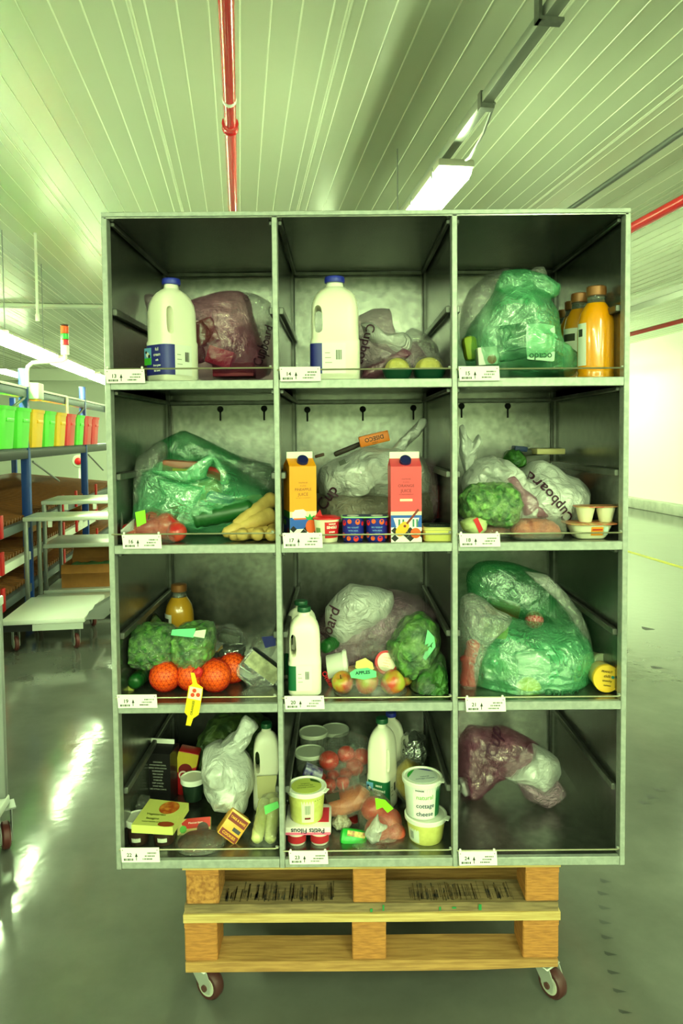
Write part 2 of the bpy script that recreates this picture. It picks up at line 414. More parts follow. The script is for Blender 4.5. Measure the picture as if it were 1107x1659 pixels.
# ------------------------------------------------------------------ ceiling lights
m_lamp = mat('lit_diffuser', (250, 255, 225), 0.3, emis=0.0)
_b = m_lamp.node_tree.nodes['Principled BSDF']; _b.inputs['Emission Color'].default_value = (*LAMP, 1); _b.inputs['Emission Strength'].default_value = LAMP_E
m_house = mat('fixture_housing', (168, 166, 150), 0.45)
m_track = mat('track_steel', (150, 154, 146), 0.35, 0.6)
def fixture(label, u, v0, v1, z, group, ww=0.17, hang=True):
    """twin-tube fitting along v: housing, diffuser, end caps, clips, rods to the ceiling"""
    L = v1-v0
    t = bthing('ceiling_light', label, 'light', u, v0, z, group)
    ring = lambda y, s: [Vector((ww/2*s*math.cos(a), y, 0.035-0.075*s*max(0, math.sin(-a))*1.0 if a > PI else 0.035)) for a in [PI+PI*k/10 for k in range(11)]]
    rings = [ring(0.0, .82), ring(0.02, 1), ring(L-.02, 1), ring(L, .82)]
    MB().loft(rings).obj('diffuser', m_lamp, t)
    MB().rbox(-ww/2-.006, ww/2+.006, -.012, L+.012, 0.036, 0.075, 0.012).obj('housing', m_house, t)
    if ww > .19:
        for y in (-.03, L+.01): MB().rbox(-.03, .03, y, y+.02, .0, .05, .004).obj('end_plug', plain((196, 60, 40)), t)
    for y in (0.10, L*.36, L*.64, L-.1):
        for s in (-1, 1):
            MB().box(s*(ww/2+.004)-.005, s*(ww/2+.004)+.005, y-.012, y+.012, 0.012, 0.062).obj('clip', m_steel, t)
    if hang:
        for y in ((L-.22,) if v0 == 3.36 else (0.22, L-.22)):
            MB().tube([(0, y, .075), (0, y, CEIL-z)], 0.005, 6).obj('hanger_rod', m_steel, t)
    return t
ZL = EZ+1.245
lu = 1.045
fixture('lit fluorescent fitting above the top of the crate rack', lu, 3.36, 4.86, ZL, 'ceiling lights on the middle track')
for v0, txt in ((-1.9, 'behind the photographer'), (8.4, 'two bays behind the rack'), (13.4, 'three bays behind the rack'), (18.0, 'near the far wall')):
    fixture('lit fluorescent fitting on the middle track, '+txt, lu, v0, v0+1.5, ZL, 'ceiling lights on the middle track')
lz = EZ+.875; lL = -2.1
vs_ = [AU(-55, 521, lL).y]
vv = [2.6, 4.72, 6.62, 8.62, 10.7]
for i, v0 in enumerate(vv):
    nm = ['outside the frame', 'nearest, at the left picture edge', 'just left of the stack light', 'just right of the stack light', 'hidden behind the rack'][i]
    fixture('bright fluorescent fitting over the pick rack, '+nm, lL, v0, v0+1.72, lz, 'lights over the pick rack', 0.2, hang=(i == 2))
for v0, uu, nm in ((-4.6, 1.045, 'rear of the middle track'), (-7.4, 1.045, 'rear end of the middle track'), (-5.4, 4.2, 'rear right corner'), (-5.4, -2.2, 'rear left corner'), (-2.2, 4.9, 'rear right aisle'), (1.6, 4.9, 'right aisle beside the rack'), (5.4, 4.9, 'right aisle ahead of the rack'), (-2.6, -2.2, 'rear left aisle'), (13.5, 4.9, 'far right aisle'), (19.6, -2.6, 'far end left'), (17.2, -2.2, 'far left bay'), (20.2, -.6, 'far end middle'), (13.2, 6.7, 'far right wall'), (15.6, 6.7, 'far right wall end'), (11.2, 5.5, 'right aisle behind the rack'), (14.0, -4.4, 'far left aisle'), (-1.5, -5.6, 'rear left wall'), (3.5, -5.6, 'left wall')):  # fill fittings, added to brighten the walls and the rack front
    fixture('added fluorescent fill fitting over the '+nm, uu, v0, v0+1.5, ZL, 'added fill lights over the outer aisles')
for v0 in (-3.6, -5.7, -7.8):  # out-of-view fittings added for more frontal light on the rack
    for uu, nm in ((-1.6, 'left'), (-.1, 'middle'), (2.6, 'right')):
        fixture('added low hung fluorescent fitting behind the photographer, %s row, %s' % (nm, {-3.6: 'nearest', -5.7: 'second', -7.8: 'third'}[v0]), uu, v0, v0+1.5, EZ+.95, 'added low lights behind the photographer', .2)
# the middle track: channel with its brackets and cable
t = bthing('lighting_track', 'grey steel channel track carrying the middle ceiling light', 'track', lu, -3.5, ZL+.14)
MB().rbox(-.024, .024, 0, 24, 0, 0.045, 0.004).obj('channel', m_track, t)
for v in (2.32, 0.3, 9, 13):
    MB().box(-.045, .045, v+3.5-.02, v+3.5+.02, -.012, 0.0).obj('bracket_plate', m_galv_d, t)
    MB().box(-.045, -.033, v+3.5-.02, v+3.5+.02, -.012, CEIL-ZL-.14).obj('bracket_strap', m_galv_d, t)
o = MB().box(-.03, .03, 6.42, 6.46, -.02, .05).obj('clamp', m_galv_d, t)
MB().tube([(.03, 6.42, 0), (.045, 6.6, -.05), (.05, 6.8, -.075), (.02, 6.98, -.07)], 0.007, 6).obj('cable', m_steel, t)
# ------------------------------------------------------------------ pipes and trays
def run(name, label, cat, u, z, v0, v1, r, m, couplings=(), bands=(), rods=()):
    t = bthing(name, label, cat, u, v0, z)
    MB().tube([(0, 0, 0), (0, v1-v0, 0)], r, 14).obj('pipe', m, t)
    for v in couplings: MB().lathe([(r*1.02, -.035), (r*1.35, -.03), (r*1.35, -.018), (r*1.15, -.012), (r*1.15, .012), (r*1.35, .018), (r*1.35, .03), (r*1.02, .035)], 14, m=Matrix.Translation((0, v-v0, 0)) @ Matrix.Rotation(PI/2, 4, 'X')).obj('coupling', m, t)
    for v in bands: MB().lathe([(r*1.04, -.014), (r*1.08, -.01), (r*1.08, .01), (r*1.04, .014)], 14, m=Matrix.Translation((0, v-v0, 0)) @ Matrix.Rotation(PI/2, 4, 'X')).obj('pipe_band', m_white, t)
    for v in rods: MB().tube([(0, v-v0, r), (0, v-v0, CEIL-z)], 0.006, 6).obj('hanger_rod', m_steel, t)
    return t
hp = 1.55
q = AU(380, 180, -0.026); 
run('sprinkler_pipe', 'red sprinkler pipe along the ceiling above the rack, with white band', 'pipe', -0.028, EZ+hp, V0+.02, 20, 0.031, m_red, couplings=(hp*1150/486.0, 9.5, 15), bands=(hp*1150/527.0,))
run('conduit_pipe', 'thin dark grey conduit along the ceiling at the right', 'pipe', 2.55, EZ+1.73, V0+.02, 19, 0.02, mat('grey_conduit', (96, 100, 96), 0.4, 0.3))
run('sprinkler_pipe', 'thick red sprinkler pipe beside the top right corner of the rack', 'pipe', 2.96, EZ+1.55, V0+.02, 19, 0.04, m_red, rods=(1.0, 8.5, 13))
run('sprinkler_pipe', 'far thin red sprinkler pipe along the right wall, below the cable tray', 'pipe', 5.9, EZ+1.495, V0+.02, 21, 0.034, m_red, rods=(4, 10.7, 16))
t = bthing('cable_tray', 'pale cable tray hung on rods near the right wall', 'cable tray', 4.36, V0+.02, EZ+1.38)
MB().box(-.1, .1, 0, 24, 0, .006).box(-.1, -.094, 0, 24, 0, .06).box(.094, .1, 0, 24, 0, .06).obj('tray', mat('tray_zinc', (206, 210, 198), 0.45), t)
for v in (1.5, 4.6, 7.72, 10.9, 14):
    MB().tube([(0, v-V0, 0), (0, v-V0, CEIL-EZ-1.38)], .007, 6).obj('hanger_rod', m_steel, t)
    MB().box(-.12, .12, v-V0-.02, v-V0+.02, -.03, -.002).obj('tray_bracket', m_galv_d, t)
# white drop pipe above the pick rack
t = bthing('drop_pipe', 'thin white vertical pipe hanging from the ceiling at left', 'pipe', -1.83, 6.9, EZ+1.07)
MB().tube([(0, 0, 0), (0, 0, CEIL-EZ-1.07)], .013, 10).obj('pipe', m_white, t); MB().lathe([(.013, .0), (.02, .002), (.02, .06), (.013, .07)], 12).obj('end_sleeve', m_white, t)

# ------------------------------------------------------------------ pick rack with coloured bins (left background)
RU = -1.86
fr = bthing('pick_rack', 'blue and grey pick rack with roller shelves in the left background', 'rack', RU, 4.0, .055)
PV = (2.55, 4.45, 6.52, 8.85, 11.2)
m_beam = mat('rack_beam_paint', (96, 104, 112), 0.4, 0.3)
for du in (0, -1.5):
    for v in PV:
        MB().rbox(-.035+du, .035+du, v-4-.03, v-4+.03, -.055, 2.09, .004).obj('upright', m_blue, fr)
    MB().rbox(-.03+du, .03+du, PV[0]-4, PV[-1]-4, 1.84, 1.91, .004).obj('top_beam', m_beam, fr)
    MB().box(-.032+du, .034+du, PV[0]-4, PV[-1]-4, 1.915, 1.935).obj('top_cap', m_white, fr)
    MB().rbox(-.03+du, .03+du, PV[0]-4, PV[-1]-4, 1.31, 1.385, .004).obj('shelf_beam', m_dark, fr)
for v in (5.55, 7.9, 10.1):
    MB().box(.036, .045, v-4-.045, v-4+.045, 1.74, 1.93).obj('hook_plate', m_white, fr)
for v in PV[1:]:
    MB().tube([(.03, v-4-.1, 1.83), (.03, v-4-.85, 1.62)], .012, 6).obj('brace', m_steel, fr)
    MB().tube([(.03, v-4+.1, 1.28), (.03, v-4+1.0, 1.05)], .010, 6).obj('brace', m_steel, fr)
MB().box(-1.5, .02, PV[0]-4, PV[-1]-4, 1.385, 1.40).obj('shelf_deck', m_beam, fr)
m_roll = mat('orange_rollers', (150, 92, 48), 0.5, var=(20, 0.5, (110, 70, 44)))
for lev, zz in enumerate((0.92, 0.64, 0.36)):
    for du in (0.0, -1.5):
        MB().rbox(-.03+du, .03+du, PV[0]-4, PV[-1]-4, zz-.05-(.16 if du == 0 else 0), zz+.02-(.16 if du == 0 else 0), .004).obj('lane_beam', m_white if lev % 2 else m_beam, fr)
    st = MB()
    v = PV[0]+.1
    while v < PV[-1]-.1:
        st.tube([(-.02, v-4, zz-.12), (-1.48, v-4, zz+.04)], .022, 6); v += .075
    o = st.obj('roller_bed', m_roll, fr); o['kind'] = 'stuff'
    for v in (4.9, 5.7, 6.9, 7.6, 8.2, 9.3):
        MB().rbox(.03, .05, v-4-.03, v-4+.03, zz-.2, zz-.02, .004).obj('end_stop', m_redp, fr)
# cartons standing in the lanes
m_card = mat('cardboard', (176, 116, 58), 0.75, var=(14, 0.4, (150, 96, 46)))
m_card2 = mat('cardboard_dark', (120, 80, 46), 0.75, var=(14, 0.4, (96, 62, 36)))
random.seed(4)
for lev, zz in ((1, .53), (2, .25)):
    for i, v in enumerate((4.7, 5.3, 5.9, 7.0, 7.6, 8.2, 9.4, 10.0)):
        h = .16 if lev else .13; hh = h*random.uniform(.8, 1.05)
        t = bthing('carton', ['top', 'middle', 'lowest'][lev]+' lane brown carton of the pick rack, '+['first', 'second', 'third', 'fourth', 'fifth', 'sixth', 'seventh', 'eighth'][i]+' from the near end', 'carton', RU-.32, v, zz+.115, 'cartons in the pick rack lanes')
        MB().rbox(-.2, .2, -.22, .22, 0, hh, .004).obj('carton_body', m_card if (i+lev) % 3 else m_card2, t)
        MB().box(-.2, .2, -.02, .02, hh, hh+.001).obj('tape', plain((190, 170, 120), .3), t)
# bins on the shelf
bm_ = MB()
def binmesh():
    mb = MB(); wv, du, h = .385, .40, .335
    prof = [(.82, 0), (.86, .004), (.97, h-.03), (1.0, h-.03), (1.02, h), (.96, h), (.93, h-.02), (.82, .012), (.8, .01)]
    mb.loft([superring(du*s, wv*s, z, 32, 6) for s, z in prof])
    return mb
bin_me = {}
BC = {'yellow': (255, 196, 16), 'green': (92, 226, 60), 'red': (236, 58, 70)}
for k, c in BC.items(): bin_me[k] = binmesh().mesh('bin_body', mat('bin_'+k, c, 0.35, coat=.2))
seq = [(4.96, 'yellow'), (5.38, 'green'), (5.83, 'green'), (6.25, 'green'), (6.67, 'yellow'), (7.08, 'green'), (7.5, 'yellow'), (7.93, 'red'), (8.36, 'green'), (8.78, 'red'), (9.2, 'red')]
seen = {}
ordn = ['nearest', 'second', 'third', 'fourth', 'fifth', 'sixth', 'seventh']
for i, (v, c) in enumerate(seq):
    seen[c] = seen.get(c, 0)+1
    t = bthing('storage_bin', '%s plastic bin on the pick rack shelf, %s %s one from the left picture edge' % (c, ordn[seen[c]-1], c), 'bin', RU-.10, v, 1.458, 'plastic bins on the pick rack')
    link('bin_body', bin_me[c], t)
    MB().rbox(.182, .196, -.09, .09, .215, .245, .004).obj('grip_rib', mat('bin_'+c, BC[c]), t)
# stack light on a bent pole, junction box, fire call point
t = bthing('stack_light', 'signal stack light, orange green and red, on a bent white pole', 'signal light', RU, 6.5, 1.985)
pt = AU(105, 572, RU+.06); dx = 0.02
pole_top = AV(106, 585, 6.45)
bx_ = pole_top.x-RU; bz_ = pole_top.z-1.985
MB().tube([(0.05, -.05, .0), (0.05, -.05, bz_-.09), (.06, -.05, bz_-.05), (.1, -.05, bz_-.015), (bx_-.03, -.05, bz_), (bx_, -.05, bz_+.01), (bx_, -.05, bz_+.06)], .017, 10).obj('pole', m_white, t)
z0 = bz_+.05
for nm, c, h in (('base', (240, 240, 235), .085), ('red_lens', (214, 20, 40), .05), ('green_lens', (40, 190, 60), .05), ('orange_lens', (230, 80, 20), .065), ('cap', (60, 30, 20), .015)):
    MB().lathe([(.02, z0), (.034, z0+.003), (.034, z0+h-.003), (.03, z0+h)], 16, c=(bx_, -.05, 0)).obj(nm, plain(c, .25), t); z0 += h
t = bthing('junction_box', 'white junction box on the blue upright', 'box', RU+.06, 6.56, 1.885)
MB().rbox(-.03, .06, -.03, .14, 0, .14, .006).obj('box_body', m_white, t); MB().rbox(-.025, .05, -.02, .12, -.012, .0, .003).obj('box_base', plain((225, 150, 60)), t)
q = AV(128, 747, 12.6)
t = bthing('alarm_bell', 'small round red alarm disc on a pale backplate behind the bins', 'alarm', q.x, 12.6, q.z)
MB().tube([(0, .0, -q.z), (0, .0, .05)], .02, 8).obj('post', m_white, t)
MB().lathe([(.0, -.02), (.09, -.02), (.11, .02), (.1, .04)], 20, m=Matrix.Rotation(PI/2, 4, 'X')).obj('backplate', plain((190, 196, 170)), t)
MB().lathe([(.06, .02), (.06, .06), (.03, .075), (0.001, .078)], 20, m=Matrix.Rotation(PI/2, 4, 'X')).obj('red_disc', m_redp, t)

# ------------------------------------------------------------------ trolleys
m_deck = mat('trolley_deck', (222, 226, 218), 0.3, .25)
m_tyre = mat('trolley_tyre', (96, 40, 40), 0.5)
def castor(t, x, y, z1, r, rz=0.3, name='castor'):
    w = .03
    o = MB().box(-.035, .035, -.035, .035, z1-.006, z1).box(-w/2-.008, -w/2-.004, -.03, .03, r*.7, z1-.004).box(w/2+.004, w/2+.008, -.03, .03, r*.7, z1-.004).obj(name, m_steel, t, (x, y, 0), (0, 0, rz))
    MB().lathe([(r*.3, -w/2), (r*.85, -w/2), (r, -w/2+.006), (r, w/2-.006), (r*.85, w/2), (r*.3, w/2)], 24, m=Matrix.Translation((0, 0, r)) @ Matrix.Rotation(PI/2, 4, 'Y')).obj('wheel', m_tyre, o)
    MB().lathe([(r*.68, -w/2-.003), (r*.68, w/2+.003)], 20, m=Matrix.Translation((0, 0, r)) @ Matrix.Rotation(PI/2, 4, 'Y')).obj('wheel_hub', plain((170, 172, 165)), o)
    return o
def trolley(label, u0, u1, v0, v1, ztop, zdeck, mid=None, tr=.052, deck=None, cin=.05):
    t = bthing('trolley', label, 'trolley', u0, v0, 0, 'shelf trolleys by the pick rack')
    du, dv = u1-u0, v1-v0
    for x in (.02, du-.02):
        for y in (.02, dv-.02):
            MB().rbox(x-.016, x+.016, y-.016, y+.016, zdeck, ztop, .003).obj('post', m_steel, t)
            castor(t, x+(cin if x < .1 else -cin), y+(cin if y < .1 else -cin), zdeck-.035, tr, .4)
    MB().rbox(0, du, 0, dv, ztop-.035, ztop, .006).obj('top_shelf', m_deck, t)
    for x in (.2, .45, .7):
        if x < du: MB().box(x, x+.03, -.003, .02, ztop-.085, ztop-.035).obj('shelf_hook', m_white, t)
    MB().rbox(-.16 if deck else 0, deck or du, 0, dv, zdeck-.035, zdeck, .006).obj('bottom_deck', m_deck, t)
    if mid: MB().rbox(0, du, 0, dv, mid-.04, mid, .006).obj('middle_shelf', m_deck, t)
    return t
fa = AZ(60, 1004, .24); fb = AZ(60, 967, .24); fc = AZ(134, 1004, .24)
t = bthing('platform_trolley', 'low platform trolley with bright white deck, left of the rack', 'trolley', fc.x-.58, fa.y, 0)
dv = fb.y-fa.y
MB().rbox(0, .58, 0, dv, .205, .24, .006).obj('deck', mat('platform_white', (244, 246, 240), .3), t)
MB().box(.22, .57, -.004, .0, .16, .205).obj('edge_plate', m_deck, t); MB().box(.0, .22, .03, .06, .15, .205).obj('under_rail', m_dark, t)
for x in (.08, .5):
    for y in (.08, dv-.08): castor(t, x, y, .205, .055, .5)
vA = fb.y+.06
trolley('near shelf trolley standing behind the bright white platform', -1.79, -.80, vA, vA+.42, AV(60, 838, vA).z, .16)
vB = vA+.56
trolley('farther shelf trolley with a middle shelf and a cardboard box', -1.79, -.75, vB, vB+.6, AV(60, 812, vB).z, .16, AV(60, 882, vB).z)
trolley('trolley at the left picture edge showing one post and castor', -1.75, -.885, 2.02, 2.78, .96, .2, tr=.05, cin=-.005)
# angled bracket with a black roller at the deck's end
q = AV(150, 990, 4.9)
t = bthing('roller_bracket', 'angled grey bracket with black roller at the end of the white deck', 'bracket', fc.x+.13, fa.y+.02, .25)
MB().prism([(-.13, -.03), (.0, -.03), (.16, .10), (.16, .16), (.12, .155), (-.10, .03)], .012).obj('side_plate', m_steel, t)
MB().prism([(-.13, -.03), (.0, -.03), (.16, .10), (.16, .16), (.12, .155), (-.10, .03)], .012, Matrix.Translation((0, .2, 0))).obj('side_plate', m_steel, t)
MB().tube([(.09, -.03, .04), (.09, .23, .04)], .04, 16).obj('roller', m_black, t)
# open cardboard box with green bags, second box
def card_box(label, u, v, z, w, d, h, flaps=True):
    t = bthing('cardboard_box', label, 'box', u, v, z)
    th = .006
    for nm, a in (('side_panel', (-w/2, w/2, 0, th)), ('side_panel', (-w/2, w/2, d-th, d)), ('side_panel', (-w/2, -w/2+th, th, d-th)), ('side_panel', (w/2-th, w/2, th, d-th))):
        MB().box(*a, 0, h).obj(nm, m_card, t)
    MB().box(-w/2, w/2, 0, d, -th, 0).obj('bottom_panel', m_card, t)
    if flaps:
        MB().add([(-w/2, 0, h), (w/2, 0, h), (w/2-.02, -.10, h-.06), (-w/2+.02, -.10, h-.06), (-w/2, 0, h+.005), (w/2, 0, h+.005), (w/2-.02, -.10, h-.055), (-w/2+.02, -.10, h-.055)], [(0,1,2,3),(7,6,5,4),(0,4,5,1),(1,5,6,2),(2,6,7,3),(3,7,4,0)]).obj('flap', m_card, t, sharp=0)
        MB().add([(w/2, 0, h), (w/2, d, h), (w/2+.12, d-.02, h+.07), (w/2+.12, .02, h+.07), (w/2+.005, 0, h+.004), (w/2+.005, d, h+.004), (w/2+.12, d-.02, h+.075), (w/2+.12, .02, h+.075)], [(0,1,2,3),(7,6,5,4),(0,4,5,1),(1,5,6,2),(2,6,7,3),(3,7,4,0)]).obj('flap', m_card, t, sharp=0)
        MB().add([(-w/2, d, h), (w/2, d, h), (w/2-.02, d+.05, h+.12), (-w/2+.02, d+.05, h+.12), (-w/2, d+.005, h), (w/2, d+.005, h), (w/2-.02, d+.055, h+.12), (-w/2+.02, d+.055, h+.12)], [(0,1,2,3),(7,6,5,4),(0,4,5,1),(1,5,6,2),(2,6,7,3),(3,7,4,0)]).obj('flap', m_card, t, sharp=0)
    return t
card_box('open cardboard box with green bags inside, behind the white deck', -1.40, vB+.08, .168, .5, .42, .2)
random.seed(8)
t = bthing('green_bag_pile', 'folded green plastic bags lying in the open cardboard box', 'bags', -1.40, vB+.29, .172)
mb = MB(); N = 14
g = [[Vector((-.22+.44*i/N, -.18+.36*j/N, .16+.02*noise.noise(Vector((i*.6, j*.6, 3))))) for i in range(N+1)] for j in range(N+1)]
mb.loft(g, False, False, close=False); 
o = mb.obj('bag_stack', plain((120, 190, 130), .35), t)
sol = o.modifiers.new('thickness', 'SOLIDIFY'); sol.thickness = .12; sol.offset = -1
card_box('upright closed brown carton on the farther trolley, beside the rack edge', -.96, vB+.1, .168, .26, .4, .34, False)
# ------------------------------------------------------------------ the crate rack: four rows of three cells
DEP = 0.63
XL, XR = P(176, 880, 0).x, P(1018, 880, 0).x
XA, XB = P(451, 880, 0).x, P(737.5, 880, 0).x
ZT = P(590, 348, 0).z
FL = [P(590, y, 0).z for y in (614.5, 881, 1139.5, 1391.5)]      # shelf tops
PT = 0.0145                                                      # post width
XP = [XL+PT/2, XA, XB, XR-PT/2]
CELLX = [(XP[i]+PT/2, XP[i+1]-PT/2) for i in range(3)]
ZB = FL[3]-0.024
rack = thing('crate_rack', 'tall galvanised steel rack of twelve open cells on stacked pallets', 'rack', (0, 0, ZB))
def rp(mb, name, m, sharp=40, parent=None):
    mb.v = [(x, y, z-ZB) for x, y, z in mb.v]; return mb.obj(name, m, parent or rack, sharp=sharp)
for i, x in enumerate(XP):
    rp(MB().rbox(x-PT/2, x+PT/2, 0, 0.03, ZB, ZT, .0015, 1), 'front_post', m_edge)
    rp(MB().rbox(x-.011, x+.011, DEP-.03, DEP-.004, ZB, ZT-.004, .002, 1), 'back_post', m_galv_d)
rp(MB().rbox(XL, XR, 0, .03, ZT, ZT+.012, .0015, 1), 'top_edge', m_edge)
for c, (x0, x1) in enumerate(CELLX):
    rp(MB().box(x0-PT/2, x1+PT/2, .0, DEP, ZT-.004, ZT-.001), 'top_panel', m_galv)
    for r in range(4):
        zb = FL[r]; zt = ZT-.004 if r == 0 else FL[r-1]-.022
        sh = rp(MB().box(x0-PT/2+.001, x1+PT/2-.001, .004, DEP, zb-.003, zb), 'shelf', m_galv)
        rp(MB().rbox(x0, x1, -.001, .014, zb-.022, zb+.001, .0015, 1), 'shelf_lip', m_edge)
        # back panel with a rail along its top
        rp(MB().box(x0-PT/2+.001, x1+PT/2-.001, DEP, DEP+.003, zb-.02, zt+.002), 'back_panel', m_galv)
        rp(MB().rbox(x0+.006, x1-.006, DEP-.022, DEP-.002, zt-.014, zt, .002, 1), 'back_rail', m_galv_d)
        # side rails, half way up
        zm = zb+(zt-zb)*.44
        for xx, s in ((x0, 1), (x1, -1)):
            rp(MB().rbox(min(xx-.001*s, xx+.012*s), max(xx-.001*s, xx+.012*s), .03, DEP-.03, zm-.009, zm+.009, .002, 1), 'side_rail', m_galv_d)
            rp(MB().rbox(min(xx-.001*s, xx+.010*s), max(xx-.001*s, xx+.010*s), .03, DEP-.03, zt-.012, zt, .002, 1), 'top_side_rail', m_galv_d)
for i, x in enumerate(XP):
    for r in range(4):
        zb = FL[r]; zt = ZT-.004 if r == 0 else FL[r-1]
        rp(MB().box(x-.0015, x+.0015, .028, DEP, zb-.02, zt), 'side_panel' if i in (0, 3) else 'divider_panel', m_galv)
# keyhole slots in the second row's back panels: flat shapes, recess shade painted dark
m_hole = mat('slot_shadow_steel', (30, 31, 30), 0.8)
for px, py in ((357, 663), (428, 662), (498, 664), (588, 663), (670, 661), (748, 658), (823, 658)):
    q = P(px, py, DEP-.001); mb = MB()
    mb.prism([(q.x+.011*math.cos(a), q.z+.011*math.sin(a)) for a in [2*PI*k/14 for k in range(14)]], .001, Matrix.Translation((0, DEP-.002, 0)))
    mb.prism(rect(q.x-.003, q.x+.003, q.z-.04, q.z-.008), .001, Matrix.Translation((0, DEP-.002, 0)))
    rp(mb, 'keyhole_slot', m_hole, 0)
# wire rails and numbered plates
m_rod = mat('rail_wire', (150, 146, 120), 0.35, 0.7)
m_plate = mat('label_plate', (250, 250, 244), 0.45)
m_ink = mat('black_ink', (24, 24, 22), 0.6)
RAILY = ((598, 598, 597), (866, 866, 864), (1131, 1130, 1129), (1377, 1378, 1377))
PLATE = {13:(171,598,235,621), 14:(453,594,520,618), 15:(743,593,810,617), 16:(198,866,262,889), 17:(458,863,523,888), 18:(744,864,811,886),
         19:(190,1125,255,1147), 20:(461,1127,526,1149), 21:(754,1130,820,1153), 22:(196,1373,259,1397), 23:(468,1378,532,1400), 24:(743,1379,806,1402)}
for r in range(4):
    for c in range(3):
        x0, x1 = CELLX[c]; z = P((183, 590, 880)[c], RAILY[r][c], -.006).z
        rp(MB().tube([(x0-.004, -.006, z), (x1-.012, -.006, z), (x1-.004, -.003, z), (x1-.001, .004, z)], .0022, 8), 'rail_wire', m_rod)
        rp(MB().lathe([(.0001, -.003), (.0035, -.0015), (.0035, .0015), (.0001, .003)], 8, c=(x1-.007, -.004, z+.004)), 'rail_clip', m_edge)
        n = 13+3*r+c; a = PLATE[n]
        p0 = P(a[0], a[3], -.01); p1 = P(a[2], a[1], -.01)
        w_, h_ = p1.x-p0.x, p1.z-p0.z
        pl = rp(MB().prism([(p0.x, p1.z), (p0.x+.003, p0.z), (p1.x, p0.z), (p1.x-.002, p1.z)][::-1], .0015, Matrix.Translation((0, -.011, 0))), 'label_plate', m_plate, 0)
        pl['label'] = 'white number plate reading %d with arrow and barcodes' % n
        L0 = Vector((0, 0, ZB))
        t_ = text(str(n), .0135, m_ink, pl, p0.x+.22*w_, p0.z+.5*h_-ZB, -.0113, name='printed_number', bold=.0003)
        mk = MB(); yy = Matrix.Translation((0, -.0114, 0))
        for k in range(7): mk.prism(rect(p0.x+(.08+.035*k)*w_, p0.x+(.08+.035*k+(.02 if k % 3 else .028))*w_, p0.z+.12*h_, p0.z+.27*h_), .0003, yy)
        ax = p0.x+.40*w_
        mk.prism([(ax-.0035, p0.z+.38*h_), (ax+.0035, p0.z+.38*h_), (ax, p0.z+.66*h_)], .0003, yy); mk.prism(rect(ax-.0009, ax+.0009, p0.z+.14*h_, p0.z+.38*h_), .0003, yy)
        rnd = random.Random(n)
        for row in range(3):
            xx = p0.x+(.56+.06*row)*w_
            while xx < p0.x+(.80+.055*row)*w_:
                ww = rnd.choice((.0008, .0016, .0024)); mk.prism(rect(xx, xx+ww, p0.z+(.18+.2*row)*h_, p0.z+(.28+.2*row)*h_), .0003, yy); xx += ww+rnd.choice((.0008, .0014))
        for q in (.05, .93):
            mk.prism(circ(p0.x+q*w_, p0.z+.84*h_, .0013, 8), .0003, yy)
        mk.v = [(x, y, z-ZB) for x, y, z in mk.v]
        mk.obj('printed_marks', m_ink, pl, sharp=0)['kind'] = 'stuff'
        for q in (.05, .92):
            rp(MB().lathe([(.0001, -.004), (.003, -.002), (.003, .002), (.0001, .004)], 10, c=(p0.x+q*w_, -.008, z+.003)), 'plate_clip', m_plate)

# ------------------------------------------------------------------ two stacked wooden pallets on castors
def wood(name, c1, c2, st):
    m = mat(name, c1, 0.7, var=(26, 0.75, c2), bump=(50, 0.35), stretch=st); return m
w_o = wood('pallet_wood_orange', (190, 126, 60), (150, 92, 42), (1, 1, 7))
w_y = wood('pallet_wood_yellow', (212, 182, 116), (176, 140, 78), (.35, 3, 9))
w_x = wood('pallet_wood_board', (184, 138, 78), (142, 98, 52), (.35, 4, 5))
w_g = wood('pallet_wood_grey', (140, 116, 80), (96, 78, 52), (.5, 6, 5))
w_c = mat('chipboard_block', (190, 130, 66), .8, var=(90, .9, (142, 86, 38)), bump=(120, .6))
PY = 0.028
def pz(y): return P(600, y, PY).z
pxl, pxr = P(299, 1480, PY).x, P(906, 1480, PY).x
PD = 0.80
def board(mb, x0, x1, y0, y1, z0, z1, seed, wane=0.0, along='x'):
    """plank with slightly uneven edges"""
    n = 24; rings = []
    for i in range(n+1):
        t = i/n
        jz = .0012*noise.noise(Vector((t*5, seed, 1))); jw = wane*max(0, noise.noise(Vector((t*2.2+.4, seed, 4)))+.15)
        jy = .002*noise.noise(Vector((t*4, seed, 8)))
        if along == 'x':
            x = x0+(x1-x0)*t
            rings.append([Vector((x, y0+jy, z0+jw)), Vector((x, y1+jy, z0)), Vector((x, y1+jy, z1+jz)), Vector((x, y0+jy, z1+jz))])
        else:
            y = y0+(y1-y0)*t
            rings.append([Vector((x0+jy, y, z0+jw)), Vector((x1+jy, y, z0)), Vector((x1+jy, y, z1+jz)), Vector((x0+jy, y, z1+jz))])
    return mb.loft(rings)
